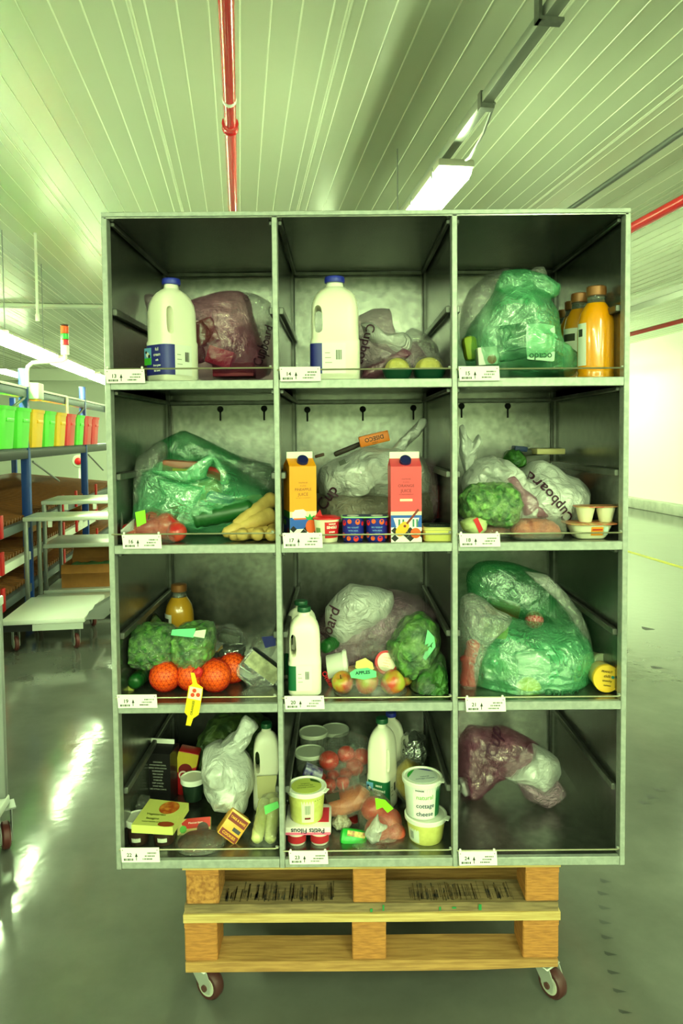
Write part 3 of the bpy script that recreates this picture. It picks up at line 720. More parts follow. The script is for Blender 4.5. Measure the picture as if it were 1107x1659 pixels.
def pallet(label, za, zb_, zc, zd, ze, blocks, mats, xo=0.0, deck_m=None):
    """za..zb_ bottom board, zb_..zc blocks, zc..zd stringers, zd..ze deck"""
    t = thing('pallet', label, 'pallet', ((pxl+pxr)/2, PY, za), 0, 'stacked wooden pallets')
    o = t.location
    def pr(mb, nm, m):
        mb.v = [(x-o.x, y-o.y, z-o.z) for x, y, z in mb.v]; return mb.obj(nm, m, t, sharp=30)
    for k, y in enumerate((PY, PY+PD/2-.05, PY+PD-.1)):
        pr(board(MB(), pxl+xo, pxr+xo-.002, y, y+.1, za, zb_, 3+k*2+za*50, .012 if k == 0 and za < .15 else .002), 'bottom_board', w_x if za < .15 else w_g)
    for k, (x0, x1) in enumerate(blocks):
        for j, y in enumerate((PY+.003, PY+PD/2-.05, PY+PD-.1)):
            pr(MB().rbox(x0, x1, y, y+.1, zb_, zc, .003, 1), 'block', mats[k] if j == 0 else w_o)
        pr(board(MB(), x0, x1, PY+.002, PY+PD, zc, zd, 11+k, .001, 'y'), 'stringer_board', w_o)
    nb = 7; bw = PD/nb*.82
    for k in range(nb):
        y = PY-.004+k*(PD-bw)/(nb-1)
        pr(board(MB(), pxl+xo-.003, pxr+xo+.003, y, y+bw, zd, ze, 21+k, .002), 'deck_board', w_y if k == 0 else w_x)
    return t
zz = [pz(y) for y in (1573, 1556, 1502, 1492, 1478.5, 1464, 1407)]
bx = lambda a: [(P(x0, 1530, PY).x, P(x1, 1530, PY).x) for x0, x1 in a]
p_low = pallet('lower wooden pallet on castors, waney bottom board', zz[0], zz[1], zz[2], zz[3], zz[4], bx(((299, 352), (571, 626), (848, 906))), (w_o, w_o, w_o))
zt0 = ZB-.0005
p_up = pallet('upper wooden pallet directly under the rack, black scuffs on its boards', zz[4]+.0005, zz[5], zt0-.036, zt0-.018, zt0, bx(((303, 356), (573, 626), (852, 906))), (w_c, w_o, w_o))
# nail heads and green and black paint specks on the front boards
m_scf = mat('black_scrape', (34, 34, 34), .8, var=(60, .9, (110, 84, 50)))
rnd = random.Random(5); mb = MB()
for a, b, den in ((366, 540, 95), (660, 838, 70)):
    for k in range(den):
        x = P(rnd.uniform(a, b), 1450, PY+.05).x; y0 = PY+.008+rnd.uniform(0, .02); y1 = min(PY+.097, y0+rnd.uniform(.02, .075)); ww = rnd.uniform(.0008, .0038)
        mb.box(x, x+ww, y0, y1, zz[5]+.0016, zz[5]+.0022)
o = p_up.location; mb.v = [(x-o.x, y-o.y, z-o.z) for x, y, z in mb.v]
q = mb.obj('black_scrapes', m_scf, p_up, sharp=0); q['kind'] = 'stuff'
mb = MB()
for px, py, ww, hh in ((620, 1467, 3, 10), (776, 1466, 5, 10), (712, 1470, 3, 6), (733, 1470, 7, 3), (600, 1473, 4, 6)):
    q = P(px, py, PY-.006); mb.box(q.x, q.x+ww*.0016, PY-.0045, PY-.0035, q.z-hh*.0016, q.z)
mb.v = [(x-o.x, y-o.y, z-o.z) for x, y, z in mb.v]; mb.obj('green_paint_marks', plain((40, 130, 70)), p_up, sharp=0)
# castors below the lower pallet
zc_ = zz[0]; o = p_low.location
m_cast = mat('castor_steel', (176, 178, 170), .45, .4)
for px, py, dy, rz in ((330, 1590, .035, -.55), (884, 1590, .035, -.95), (338, 1590, .68, .3), (886, 1590, .68, .9)):
    x = P(px, py, PY+dy).x; r = zc_*.46
    c = MB().rbox(-.028, .028, -.028, .028, zc_-.006, zc_, .002, 1)
    for s in (-1, 1):
        c.prism([(-.030, zc_-.004), (.030, zc_-.004), (.045, r+.012), (.040, r-.014), (.018, r-.016)], .003, Matrix.Rotation(0, 4, 'Z') @ Matrix.Translation((0, s*.021-.0015, 0)))
    c = c.obj('castor', m_cast, p_low, (x-o.x, PY+dy-o.y, -o.z), (0, 0, rz))
    MB().lathe([(r*.4, -.016), (r*.88, -.016), (r, -.010), (r, .010), (r*.88, .016), (r*.4, .016)], 28, m=Matrix.Translation((.024, 0, r)) @ Matrix.Rotation(PI/2, 4, 'X')).obj('wheel', plain((70, 34, 34), .5), c)
    MB().lathe([(r*.66, -.0175), (r*.66, .0175)], 20, m=Matrix.Translation((.024, 0, r)) @ Matrix.Rotation(PI/2, 4, 'X')).obj('wheel_hub', plain((186, 188, 172)), c)
    MB().lathe([(.009, -.027), (.009, .027)], 10, m=Matrix.Translation((.024, 0, r)) @ Matrix.Rotation(PI/2, 4, 'X')).obj('axle_bolt', plain((84, 50, 46)), c)
# ------------------------------------------------------------------ groceries: builders
def at(px0, px1, ptop, Y, r):
    """centre x, width and height of a thing standing on shelf r whose outline spans these pixels"""
    py = (ptop+P_floor_px(r, Y))/2
    a, b = P(px0, py, Y).x, P(px1, py, Y).x
    return (a+b)/2, b-a, P((px0+px1)/2, ptop, Y).z-FL[r]
def P_floor_px(r, Y):
    d = CR.transposed() @ (Vector((0.05, Y, FL[r]))-CAM); return CY-F_*d.y/-d.z
def yon(px, py, r): return PZ(px, py, FL[r]).y
m_milk = mat('milk_plastic', (250, 246, 226), 0.32, sss=0.0)
m_capb = mat('cap_blue', (40, 52, 170), 0.35); m_capg = mat('cap_green', (22, 84, 50), 0.35)
m_glass = mat('jar_glass', (235, 240, 225), 0.06, trans=.9, spec=.5)
CLEAR = film('clear_wrap', (230, 234, 224), 0.0, 0.10, 0.09, 0.06, 34, .8)
# ---- milk bottle with a hole behind its handle
def milk_mesh():
    sec = [(0, .86), (.012, .95), (.03, 1), (.36, 1), (.385, 1.0), (.405, .955), (.55, .95), (.68, .94), (.755, .90), (.815, .81), (.86, .67), (.89, .49), (.905, .36), (.94, .33), (.945, .33)]
    mb = MB(); rings = []
    for z, s in sec:
        e = 5.0 if z < .7 else max(2.0, 5-(z-.7)*16)
        rings.append(superring(s, s, z*2.1, 40, e))
    # subdivide the middle for a clean cut
    mb.loft(rings); body = bpy.data.objects.new('tmp_a', mb.mesh('tmp_a')); TMP.collection.objects.link(body)
    c = MB(); rr = []
    for z, hw in ((.455, .02), (.463, .055), (.48, .076), (.54, .086), (.63, .084), (.68, .07), (.70, .048), (.71, .018)):
        rr.append((z*2.1, hw))
    pts = [(-.325+hw-(z/2.1-.48)*.05, z) for z, hw in rr]+[(-.325-hw*.95-(z/2.1-.48)*.05, z) for z, hw in reversed(rr)]
    c.prism([(x, z) for x, z in pts], 1.6, Matrix.Translation((0, -.8, 0)))
    cut = bpy.data.objects.new('tmp_b', c.mesh('tmp_b', None, 0)); TMP.collection.objects.link(cut)
    bo = body.modifiers.new('b', 'BOOLEAN'); bo.object = cut; bo.operation = 'DIFFERENCE'; bo.solver = 'EXACT'
    bv = body.modifiers.new('v', 'BEVEL'); bv.width = .035; bv.segments = 3; bv.limit_method = 'ANGLE'; bv.angle_limit = R(50)
    with bpy.context.temp_override(scene=TMP, view_layer=TMP.view_layers[0]): dg = bpy.context.evaluated_depsgraph_get()
    me = bpy.data.meshes.new_from_object(body.evaluated_get(dg))
    bpy.data.objects.remove(body); bpy.data.objects.remove(cut)
    me.name = 'bottle_body'; me.materials.clear(); me.materials.append(m_milk)
    me.polygons.foreach_set('use_smooth', [True]*len(me.polygons)); me.set_sharp_from_angle(angle=R(55))
    return me
MILK = milk_mesh()
capprof = [(.168, .945*2.1), (.185, .948*2.1), (.19, .955*2.1), (.186, .992*2.1), (.178, 2.1), (.06, 2.1)]
CAPS = {}
for nm, m in (('blue', m_capb), ('green', m_capg)):
    CAPS[nm] = MB().lathe(capprof, 28).mesh('cap', m)
def label_band(z0, z1, a0, a1, m, s=1.012):
    rings = []
    for z in (z0, z1):
        full = superring(s, s, z*2.1, 160, 5.0)
        an = lambda k: ((k*360/160+90+180) % 360)-180
        rings.append([full[k] for k in sorted(range(160), key=an) if a0 <= an(k) <= a1])
    return MB().loft(rings, False, False, close=False)
m_lblue = mat('label_blue', (34, 38, 130), .4); m_lgreen = mat('label_green', (20, 104, 62), .4); m_lwhite = mat('label_white', (244, 244, 232), .4)
def milk(label, px0, px1, ptop, Y, r, cap='blue', rot=0.0, group=None, mirror=False, lab=True):
    xc, w_, h_ = at(px0, px1, ptop, Y, r)
    k = abs(math.cos(rot))+.55*abs(math.sin(rot)); w_ /= k
    t = thing('milk_bottle', label, 'milk bottle', (xc, Y, FL[r]+.0005), rot, group)
    sc = (w_, w_*.8, h_/2.1)
    link('bottle_body', MILK, t, scale=sc); link('cap', CAPS[cap], t, scale=(w_*1.08, w_*1.08, h_/2.1))
    if lab:
        m1 = m_lblue if cap == 'blue' else m_lgreen
        # angles: 0 is the face towards -y; increasing to +x
        for nm, a0, a1, m in (('front_label', -128, -27, m1), ('side_label', -27, 24, m_lwhite)):
            o = label_band(.07, .355, a0, a1, m).obj(nm, m, t); o.scale = sc
        for k in range(7): MB().prism(rect((.02+.016*k)*w_, (.02+.016*k+(.006 if k % 3 else .011))*w_, .2*h_, .29*h_), .0004, Matrix.Translation((0, -.8*w_/2*1.014-.0006, 0))).obj('barcode_bar', m_ink, t, sharp=0)
        for k in range(3): MB().prism(rect(-.2*w_, (-.06-.02*k)*w_, (.17+.045*k)*h_, (.176+.045*k)*h_), .0004, Matrix.Translation((0, -.8*w_/2*1.014-.0006, 0))).obj('label_line', plain((150, 150, 130)), t, sharp=0)
    return t
def label_art(t, lines, cow=True):
    """picture and words on the label of the bottle's left face"""
    b = [c for c in COL.objects if c.parent == t and c.name.startswith('bottle_body')][0]; sx, sy, sz = b.scale
    x = -sx*.5*1.018; d = sy; h = sz*2.1
    M = Matrix.Translation((x, 0, 0)) @ Matrix.Rotation(-PI/2, 4, 'Z')
    if cow:
        for pts, m, dy in ((rect(-.42*d, -.12*d, .17*h, .33*h), plain((110, 170, 214)), 0), (rect(-.42*d, -.12*d, .17*h, .235*h), plain((70, 180, 50)), .0004), (circ(-.27*d, .265*h, .07*d, 14), m_lwhite, .0008), (circ(-.20*d, .25*h, .05*d, 14), plain((24, 24, 30)), .001), (circ(-.33*d, .29*h, .04*d, 12), plain((24, 24, 30)), .0012)):
            MB().prism(pts, .0003, M @ Matrix.Translation((0, -dy, 0))).obj('label_picture', m, t, sharp=0)
    for j, s in enumerate(lines):
        me = text_mesh(s, .0115 if j < 2 else .007, m_lwhite, .0003); me.transform(M @ Matrix.Translation((.14*d, -.0012, (.31-.05*j)*h)) @ Matrix.Rotation(PI/2, 4, 'X')); link('lettering', me, t)
# ---- gable-top carton
def carton(label, px0, px1, ptop, Y, r, m_body, rot=0.0, wpx=None, dep=None, m_top=None):
    xc, w_, h_ = at(px0, px1, ptop, Y, r)
    if wpx: w_ = wpx*(Y-CAM.y)/F_
    d_ = dep or w_
    t = thing('drink_carton', label, 'carton', (xc, Y, FL[r]+.0005), rot)
    z1, z2 = .84*h_, .925*h_
    v = [(-w_/2,-d_/2,0),(w_/2,-d_/2,0),(w_/2,d_/2,0),(-w_/2,d_/2,0),(-w_/2,-d_/2,z1),(w_/2,-d_/2,z1),(w_/2,d_/2,z1),(-w_/2,d_/2,z1),(-w_/2*.99,-.002,z2),(w_/2*.99,-.002,z2),(w_/2*.99,.002,z2),(-w_/2*.99,.002,z2),(-w_/2*.78,0,z1+.3*(z2-z1)),(w_/2*.78,0,z1+.3*(z2-z1))]
    f = [(0,3,2,1),(0,1,5,4),(1,2,6,5),(2,3,7,6),(3,0,4,7),(4,5,9,8),(6,7,11,10),(8,9,10,11),(5,6,13),(6,10,9,5)[0:3] if False else (5,13,9),(6,10,13),(9,13,10),(4,12,7),(4,8,12),(7,12,11),(8,11,12)]
    MB().add(v, f).obj('carton_body', m_body, t, sharp=20)
    MB().rbox(-w_/2*.99, w_/2*.99, -.0025, .0025, z2-.001, h_, .0012, 1).obj('top_fin', m_top or m_lwhite, t)
    return t, w_, d_, h_, z1, z2
def cap_on(t, x, z, y, r, m, tilt=35):
    M = Matrix.Translation((x, y, z)) @ Matrix.Rotation(R(tilt), 4, 'X')
    MB().lathe([(r*.98, 0), (r, .002), (r*.97, .011), (r*.9, .0125), (r*.2, .0125)], 24, m=M).obj('screw_cap', m, t)
    o = None
# ---- tub with lid
def tub(label, xc, Y, zf, rt, rb, h, m_body, m_lid, group=None, tab=True, name='tub', rot=None, rz=0, lidh=.012, cat='tub'):
    t = thing(name, label, cat, (xc, Y, zf+.0005), rz, group, rot)
    MB().lathe([(rb*.9, .002), (rb*.95, 0), (rb, .004), (rt*.97, h-lidh), (rt*.97, h-lidh*.5), (rt*.9, h-lidh*.5)], 40).obj('tub_body', m_body, t)
    lid = MB().lathe([(rt*.98, h-lidh), (rt*1.06, h-lidh), (rt*1.07, h-.002), (rt*1.04, h), (rt*.98, h), (rt*.95, h-.003), (rt*.1, h-.003)], 40).obj('lid', m_lid, t)
    if tab: MB().rbox(rt*.95, rt*1.25, -.012, .012, h-.005, h-.002, .001, 1, Matrix.Rotation(R(-25), 4, 'Z')).obj('lid_tab', m_lid, t)
    return t
def cyl_band(t, rt, rb, h, z0, z1, a0, a1, m, name='printed_label', lift=1.012, n=16):
    """label on a tapering tub; angle 0 faces -y, positive to +x"""
    rings = []
    for z in (z0, z1):
        r_ = (rb+(rt*.97-rb)*z/h)*lift
        rings.append([Vector((r_*math.sin(R(a0+(a1-a0)*k/n)), -r_*math.cos(R(a0+(a1-a0)*k/n)), z)) for k in range(n+1)])
    return MB().loft(rings, False, False, close=False).obj(name, m, t)
def cyl_text(t, s, size, m, rt, rb, h, z, a=0, bold=.0003, lift=1.03, sx=1.0):
    me = text_mesh(s, size, m, bold)
    for v in me.vertices:
        zz = z+v.co.y; r_ = (rb+(rt*.97-rb)*zz/h)*lift; an = R(a)+v.co.x*sx/r_
        v.co = Vector((r_*math.sin(an), -r_*math.cos(an), zz))
    return link('lettering', me, t)
# ---- bags, packs, produce
def bag(label, outline, Y, depth, m, r, c, name='plastic_bag', cat='bag', part='bag_film', group=None, **kw):
    x0, x1 = CELLX[c]; zmin = FL[r]
    kw['wr'] = kw.get('wr', .008)*1.25; kw.setdefault('wf', 13); kw.setdefault('yfront', .006)
    xlim = (x0+.003, x1-.003)
    mb = inflate(outline, Y, depth, zmin=zmin, xlim=xlim, **kw)
    bx = sum(v[0] for v in mb.v)/len(mb.v); zl = min(v[2] for v in mb.v)
    t = thing(name, label, cat, (bx, Y, zl), 0, group)
    o = wobj(mb, part, m, t)
    return t, o
def more(t, outline, Y, depth, m, r, c, part, **kw):
    x0, x1 = CELLX[c]; kw.setdefault('wr', .006); kw.setdefault('wf', 14); kw.setdefault('n', 56); kw.setdefault('rings', 14); kw.setdefault('yfront', .004)
    return wobj(inflate(outline, Y, depth, zmin=FL[r], xlim=(x0+.003, x1-.003), **kw), part, m, t)
def pack(label, px, py, Y, w_, h_, d_, ang, m, name='packet', cat='packet', tilt=0.0, yaw=0.0, group=None, bev=.003):
    """box centred on the pixel's ray at depth Y, turned by ang in the picture plane, tilted about x, yawed about z"""
    q = P(px, py, Y)
    t = thing(name, label, cat, q, 0, group, rot=(R(tilt), R(-ang), R(yaw)))
    MB().rbox(-w_/2, w_/2, -d_/2, d_/2, -h_/2, h_/2, bev, 2).obj('pack_body', m, t)
    return t
def ball(label, px, py, rpx, Y, m, name, cat, group=None, squash=.95, bump=0.0, seed=0, r=None, c=None, sit=False):
    q = P(px, py, Y); rr = rpx*(Y-CAM.y)/F_
    if sit: q.z = FL[r]+rr*squash+.001
    t = thing(name, label, cat, q, 0, group)
    mb = MB(); prof = []
    n = 16
    for i in range(n+1):
        a = -PI/2+PI*i/n; prof.append((max(.0002, rr*math.cos(a)), rr*squash*math.sin(a)))
    mb.lathe(prof, 28)
    if bump: mb.v = [tuple(Vector(v)*(1+bump*noise.noise(Vector(v)*40+Vector((seed, 0, 0))))) for v in mb.v]
    mb.obj('skin', m, t, sharp=180)
    return t, rr
def apple(label, px, py, rpx, Y, m, group, rot=(0, 0, 0), r=None, sit=False):
    q = P(px, py, Y); rr = rpx*(Y-CAM.y)/F_
    if sit: q.z = FL[r]+rr*.92+.001
    t = thing('apple', label, 'apple', q, 0, group, rot=rot)
    prof = [(.001, -.78), (.12, -.80), (.28, -.90), (.5, -.86), (.8, -.55), (.96, -.1), (1.0, .2), (.93, .55), (.72, .82), (.45, .92), (.25, .86), (.1, .70), (.001, .62)]
    MB().lathe([(a*rr, b*rr) for a, b in prof], 28).obj('skin', m, t, sharp=180)
    MB().tube([(0, 0, .62*rr), (.03*rr, 0, .85*rr), (.1*rr, 0, 1.1*rr)], .05*rr, 6).obj('stem', plain((80, 60, 30)), t)
    return t
def root(label, a, b, ra, rb, Y0, Y1, m, name='parsnip', cat='parsnip', group=None, seg=14, lo=None):
    """tapering root from pixel a at depth Y0 to pixel b at depth Y1; radii in pixels"""
    p0, p1 = P(*a, Y0), P(*b, Y1)
    if lo is not None:
        k0, k1 = (Y0-CAM.y)/F_, (Y1-CAM.y)/F_
        p0.z = max(p0.z, lo+ra*k0+.001); p1.z = max(p1.z, lo+rb*k1+.001)
    t = thing(name, label, cat, p0, 0, group)
    d = p1-p0; n = 18; pts = []; rs = []
    for i in range(n+1):
        u = i/n; k = (Y0+(Y1-Y0)*u-CAM.y)/F_
        rr = (ra+(rb-ra)*u)*k; rr *= (1+.05*math.sin(u*37)+.06*noise.noise(Vector((u*8, a[0], 0))))
        if u < .06: rr *= .55+u*7
        if u > .94: rr *= .4+(1-u)*10
        pts.append(d*u+Vector((0, .004*noise.noise(Vector((u*3, a[1], 2))), .004*noise.noise(Vector((u*3, a[1], 5)))))); rs.append(rr)
    MB().tube(pts, rs, seg).obj('root_body', m, t, sharp=180)
    return t
F_PUR = film('film_purple', (190, 92, 138), 0.26, .2, .15, .5, 17, .9)
F_PUR2 = film('film_mauve', (206, 164, 188), 0.34, .2, .16, .3)
F_GRY = film('film_grey', (222, 222, 216), 0.26, .2, .15, .15)
F_WHT = film('film_white', (246, 248, 242), 0.84, .16, .2, .15, 16, .9)
F_MLK = film('film_milky', (240, 244, 236), 0.5, .2, .16, .12, 16, .9)
F_GRN = film('film_green', (126, 246, 172), 0.33, .24, .15, .28, 15, .9)
F_GRD = film('film_green_deep', (74, 196, 118), 0.30, .22, .15, .38, 15, .9)
m_mark = mat('marker_ink', (60, 22, 44), .6)
m_mgrn = mat('print_dark_green', (18, 80, 46), .6)
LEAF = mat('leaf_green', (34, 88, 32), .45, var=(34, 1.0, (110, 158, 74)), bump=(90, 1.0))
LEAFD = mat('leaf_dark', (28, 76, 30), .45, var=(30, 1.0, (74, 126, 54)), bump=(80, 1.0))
BROC = mat('floret_green', (30, 84, 34), .6, var=(60, .9, (96, 150, 60)), bump=(220, 1.0))
def patch(t, outline, Y, m, name, d=.0009):
    """flat sticker or card facing the camera side, given by its pixel corners"""
    w_ = [P(x, y, Y) for x, y in outline]; L = t.location
    return MB().prism([(q.x-L.x, q.z-L.z) for q in w_], d, Matrix.Translation((0, Y-L.y, 0))).obj(name, m, t, sharp=0)
def leafold(p, f, seed):
    q = Vector((p[0]+seed*2.1, p[1]+seed, p[2]-seed*1.3)); q = q+noise.noise_vector(q*f*.6)*.9/f
    a = noise.noise(q*f*.55); return 1.1*abs(a)*2-.6+.55*rid(q*f*1.3)+.3*rid(q*f*3.1)
def attach(o, t):
    """make a world-space mesh object a part of a turned thing"""
    o.data.transform(Matrix.LocRotScale(t.location, t.rotation_euler, None).inverted()); o.parent = t; return o
def patchw(t, outline, Y, m, name, d=.0009):
    w_ = [P(x, y, Y) for x, y in outline]
    return attach(MB().prism([(q.x, q.z) for q in w_], d, Matrix.Translation((0, Y, 0))).obj(name, m, sharp=0), t)
def leafy(label, outline, Y, depth, r, c, m, name, cat, wrap=True, seed=3, wr=.012, wf=24, group=None, fn=None):
    t, o = bag(label, outline, Y, depth, m, r, c, name=name, cat=cat, part='leaves', wr=wr, wf=wf, seed=seed, n=150, rings=38, group=group, fn=fn or leafold, ang=.15)
    if wrap:
        cx = sum(p[0] for p in outline)/len(outline); cy = sum(p[1] for p in outline)/len(outline)
        big = [(cx+(x-cx)*1.06, cy+(y-cy)*1.06) for x, y in outline]
        more(t, big, Y, depth*1.12, CLEAR, r, c, 'wrap_film', wr=.007, wf=16, seed=seed+5)
    return t
# ------------------------------------------------------------------ row one
# 13: milk and purple bag
t = milk('large milk bottle with blue cap and blue cow label, beside the purple bag', 241, 317, 453, .105, 0, 'blue', R(52), 'milk bottles on the rack'); label_art(t, ('full', 'cream', 'milk', 'from grass', 'fed cows'))
o = MB(); 
m_cow = mat('label_pasture', (70, 180, 50), .4); m_sky_ = plain((120, 180, 220))
def milk_print(t, cap, words_, w_, h_):
    """cow picture and words on the front label, wrapped on the flat front-left face"""
    pass
m_pack_pink = mat('pink_pack', (206, 40, 76), .3)
t, b1 = bag('purple tinted plastic bag of groceries behind the first milk bottle, marked Cupboard', [(296, 512), (305, 492), (330, 482), (362, 474), (390, 474), (402, 482), (414, 520), (427, 560), (434, 600), (428, 613), (330, 615), (300, 612), (290, 560)], .30, .26, F_PUR, 0, 0, seed=2, knot=(310, 490), kamp=.012, wr=.011)
b2 = more(t, [(390, 474), (415, 476), (438, 490), (442, 540), (440, 600), (434, 612), (424, 590), (412, 540), (400, 500)], .34, .10, F_GRY, 0, 0, 'pale_side', seed=4)
b3 = more(t, [(232, 480), (240, 474), (250, 478), (262, 500), (300, 520), (300, 545), (262, 530), (240, 505)], .33, .05, F_PUR2, 0, 0, 'bag_tail', seed=9)
scrawl('Cupboard', 432, 565, 17, 78, .34, [b2, b1], m_mark, t, bold=.0004)
pack('bright pink packet inside the purple bag', 358, 580, .24, .075, .05, .06, -18, m_pack_pink)
pack('brown packet low inside the purple bag', 330, 540, .30, .08, .07, .05, 20, plain((140, 90, 40)))
pack('round dark pack inside the purple bag, near the milk bottle', 322, 575, .26, .04, .05, .04, 5, plain((60, 34, 30)), bev=.015)
pack('crimson pack at the bottom of the purple bag', 380, 600, .26, .12, .04, .06, 0, plain((120, 20, 44)))
# 14: milk, mauve bag, two punnets
t = milk('large milk bottle with blue cap and open handle, middle cell of the top row', 503, 583, 450, .11, 0, 'blue', R(0), 'milk bottles on the rack')
t, b1 = bag('grey mauve plastic bag behind the middle milk bottle, marked Cupboard upside down', [(566, 540), (582, 512), (600, 503), (632, 502), (632, 520), (640, 545), (660, 560), (690, 555), (716, 575), (724, 610), (640, 612), (570, 612), (560, 580)], .30, .24, F_PUR2, 0, 1, seed=6, wr=.010, knot=(600, 530), kamp=.01)
b2 = more(t, [(585, 525), (600, 522), (625, 540), (655, 538), (668, 550), (668, 568), (650, 578), (632, 572), (610, 562), (592, 546)], .20, .07, F_MLK, 0, 1, 'folded_handle', seed=3)
b3 = more(t, [(655, 540), (668, 530), (690, 540), (708, 560), (716, 590), (712, 606), (690, 606), (675, 580), (662, 560)], .24, .10, F_GRY, 0, 1, 'pale_side', seed=8)
more(t, [(585, 612), (592, 595), (630, 580), (655, 565), (668, 572), (650, 590), (610, 614)], .16, .06, F_PUR, 0, 1, 'purple_fold', seed=12)
scrawl('Cupboa', 592, 560, 20, -105, .22, [b1, b2], m_mark, t, bold=.0004)
m_tray = mat('punnet_green', (12, 66, 44), .3, coat=.3); m_squash = mat('pale_squash', (222, 206, 92), .5, var=(30, .6, (196, 180, 70)))
def punnet(label, px0, px1, ptop, pmid, Y, r, m_t, m_f, fruit_label):
    xc, w_, h_ = at(px0, px1, ptop, Y, r); hm = P((px0+px1)/2, pmid, Y).z-FL[r]; d_ = w_*.9
    t = thing('punnet', label, 'punnet', (xc, Y, FL[r]+.0005), 0, 'green punnets')
    MB().loft([superring(w_*s, d_*s, z, 32, 3.2) for s, z in ((.66, 0), (.72, .002), (.9, hm*.5), (1, hm), (1.03, hm+.001), (.97, hm), (.68, .004))]).obj('tray', m_t, t)
    f = thing('squash', fruit_label, 'squash', (xc, Y, FL[r]+hm*.35), 0, 'squashes in green punnets')
    rx = w_*.40; hh = h_-hm*.35
    mb = MB(); rings = []
    for i in range(13):
        a = -.35+(PI/2+.35)*i/12
        rings.append([Vector((rx*max(.01, math.cos(a))*(1+.07*math.cos(8*th))*math.cos(th), rx*.9*max(.01, math.cos(a))*(1+.07*math.cos(8*th))*math.sin(th), hh*.35+hh*.65*math.sin(a))) for th in [2*PI*k/40 for k in range(40)]])
    mb.loft(rings).obj('skin', m_f, f, sharp=180)
    MB().lathe([(w_*.49, hm+.001), (w_*.46, hm+(h_-hm)*.5), (w_*.33, h_*.99), (w_*.1, h_*1.02)], 28).obj('wrap_film', CLEAR, t)
punnet('dark green punnet with a yellow squash, left of the pair beside the milk bottle', 620, 668, 580, 600, .065, 0, m_tray, m_squash, 'pale yellow ribbed squash in the left green punnet')
punnet('dark green punnet with a yellow squash, right of the pair beside the milk bottle', 668, 722, 579, 600, .075, 0, m_tray, m_squash, 'pale yellow ribbed squash in the right green punnet')
# 15: green bag, four juice bottles
t, b1 = bag('bulging pale green plastic bag in the top right cell, handle flopped over', [(752, 585), (756, 545), (775, 510), (800, 475), (815, 455), (850, 440), (880, 470), (898, 510), (903, 545), (912, 565), (934, 580), (936, 600), (926, 612), (840, 613), (765, 612)], .23, .27, F_GRN, 0, 2, seed=5, wr=.012, knot=(850, 470), kamp=.012)
b2 = more(t, [(745, 560), (748, 500), (762, 468), (790, 446), (818, 434), (830, 440), (812, 462), (785, 490), (765, 530), (756, 575)], .30, .16, F_GRY, 0, 2, 'pale_side', seed=7)
b3 = more(t, [(800, 470), (815, 440), (850, 436), (885, 446), (909, 462), (906, 476), (898, 484), (885, 478), (868, 470), (858, 474), (868, 488), (882, 494), (872, 496), (845, 486)], .17, .06, F_GRN, 0, 2, 'handle_flap', seed=14, center=(840, 462))
more(t, [(860, 440), (868, 433), (882, 433), (888, 446), (876, 450)], .3, .03, F_GRY, 0, 2, 'handle_tip', seed=3)
q = P(877, 556, .12)
m_rec = mat('printed_panel', (200, 240, 206), .4)
o = more(t, [(854, 526), (876, 524), (899, 528), (900, 556), (898, 586), (876, 584), (854, 582), (853, 555)], .105, .012, m_rec, 0, 2, 'print_panel', wr=.0015, n=40)
scrawl('ocado', 876, 577, 15, 180, .1, [o], m_mgrn, t, bold=.0003)
scrawl('recycle', 888, 541, 5, 180, .1, [o], m_mgrn, t)
q = pack('yogurt pack with red spot inside the green bag, by number fifteen', 788, 578, .16, .055, .05, .05, 4, m_lwhite)
decal(circ(.010, -.010, .013, 20), plain((200, 50, 40)), q, -.0256, 'red_spot')
pack('dark tray inside the top right green bag', 832, 555, .22, .08, .10, .06, 8, plain((50, 70, 60)))
pack('yellow green vegetable pack at the left inside the top right green bag', 762, 565, .2, .04, .07, .05, 10, plain((170, 190, 60)), bev=.014)
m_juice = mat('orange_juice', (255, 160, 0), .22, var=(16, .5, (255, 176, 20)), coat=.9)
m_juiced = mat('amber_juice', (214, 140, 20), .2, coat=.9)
m_gcap = mat('bronze_cap', (150, 96, 52), .4, .3)
def juice(label, px0, px1, ptop, Y, r, m, cap, lab=None, fat=1.0):
    xc, w_, h_ = at(px0, px1, ptop, Y, r); R_ = w_/2
    t = thing('juice_bottle', label, 'bottle', (xc, Y, FL[r]+.0005), 0, 'glass juice bottles')
    pr = [(.86, 0), (.98, .012), (1, .05), (.95, .075), (.985, .10), (1.0, .14), (1.0, .52), (.97, .62), (.86, .71), (.66, .78), (.52, .82)]
    MB().lathe([(R_*a, h_*b) for a, b in pr], 36).obj('juice_body', m, t)
    MB().lathe([(R_*a, h_*b) for a, b in ((.53, .82), (.48, .85), (.47, .885), (.5, .89), (.5, .9))], 28).obj('glass_neck', m_glass, t)
    MB().lathe([(R_*a, h_*b) for a, b in ((.5, .895), (.54, .90), (.55, .93), (.54, .99), (.48, 1.0), (.1, 1.0))], 28).obj('cap', cap, t)
    if lab is not None:
        cyl_band(t, R_/.97, R_, h_, h_*.15, h_*.60, lab[0], lab[1], m_lwhite, 'paper_label', 1.006)
        cyl_band(t, R_/.97, R_, h_, h_*.46, h_*.54, lab[0]+6, lab[1]-14, plain((60, 60, 50)), 'label_print', 1.012)
    return t
juice('front bottle of orange juice with bronze cap, top right cell', 937, 995, 465, .115, 0, m_juice, m_gcap, (-90, -50))
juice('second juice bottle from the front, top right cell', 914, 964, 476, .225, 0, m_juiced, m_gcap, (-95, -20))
juice('third juice bottle from the front, top right cell', 905, 950, 489, .335, 0, m_juiced, m_gcap)
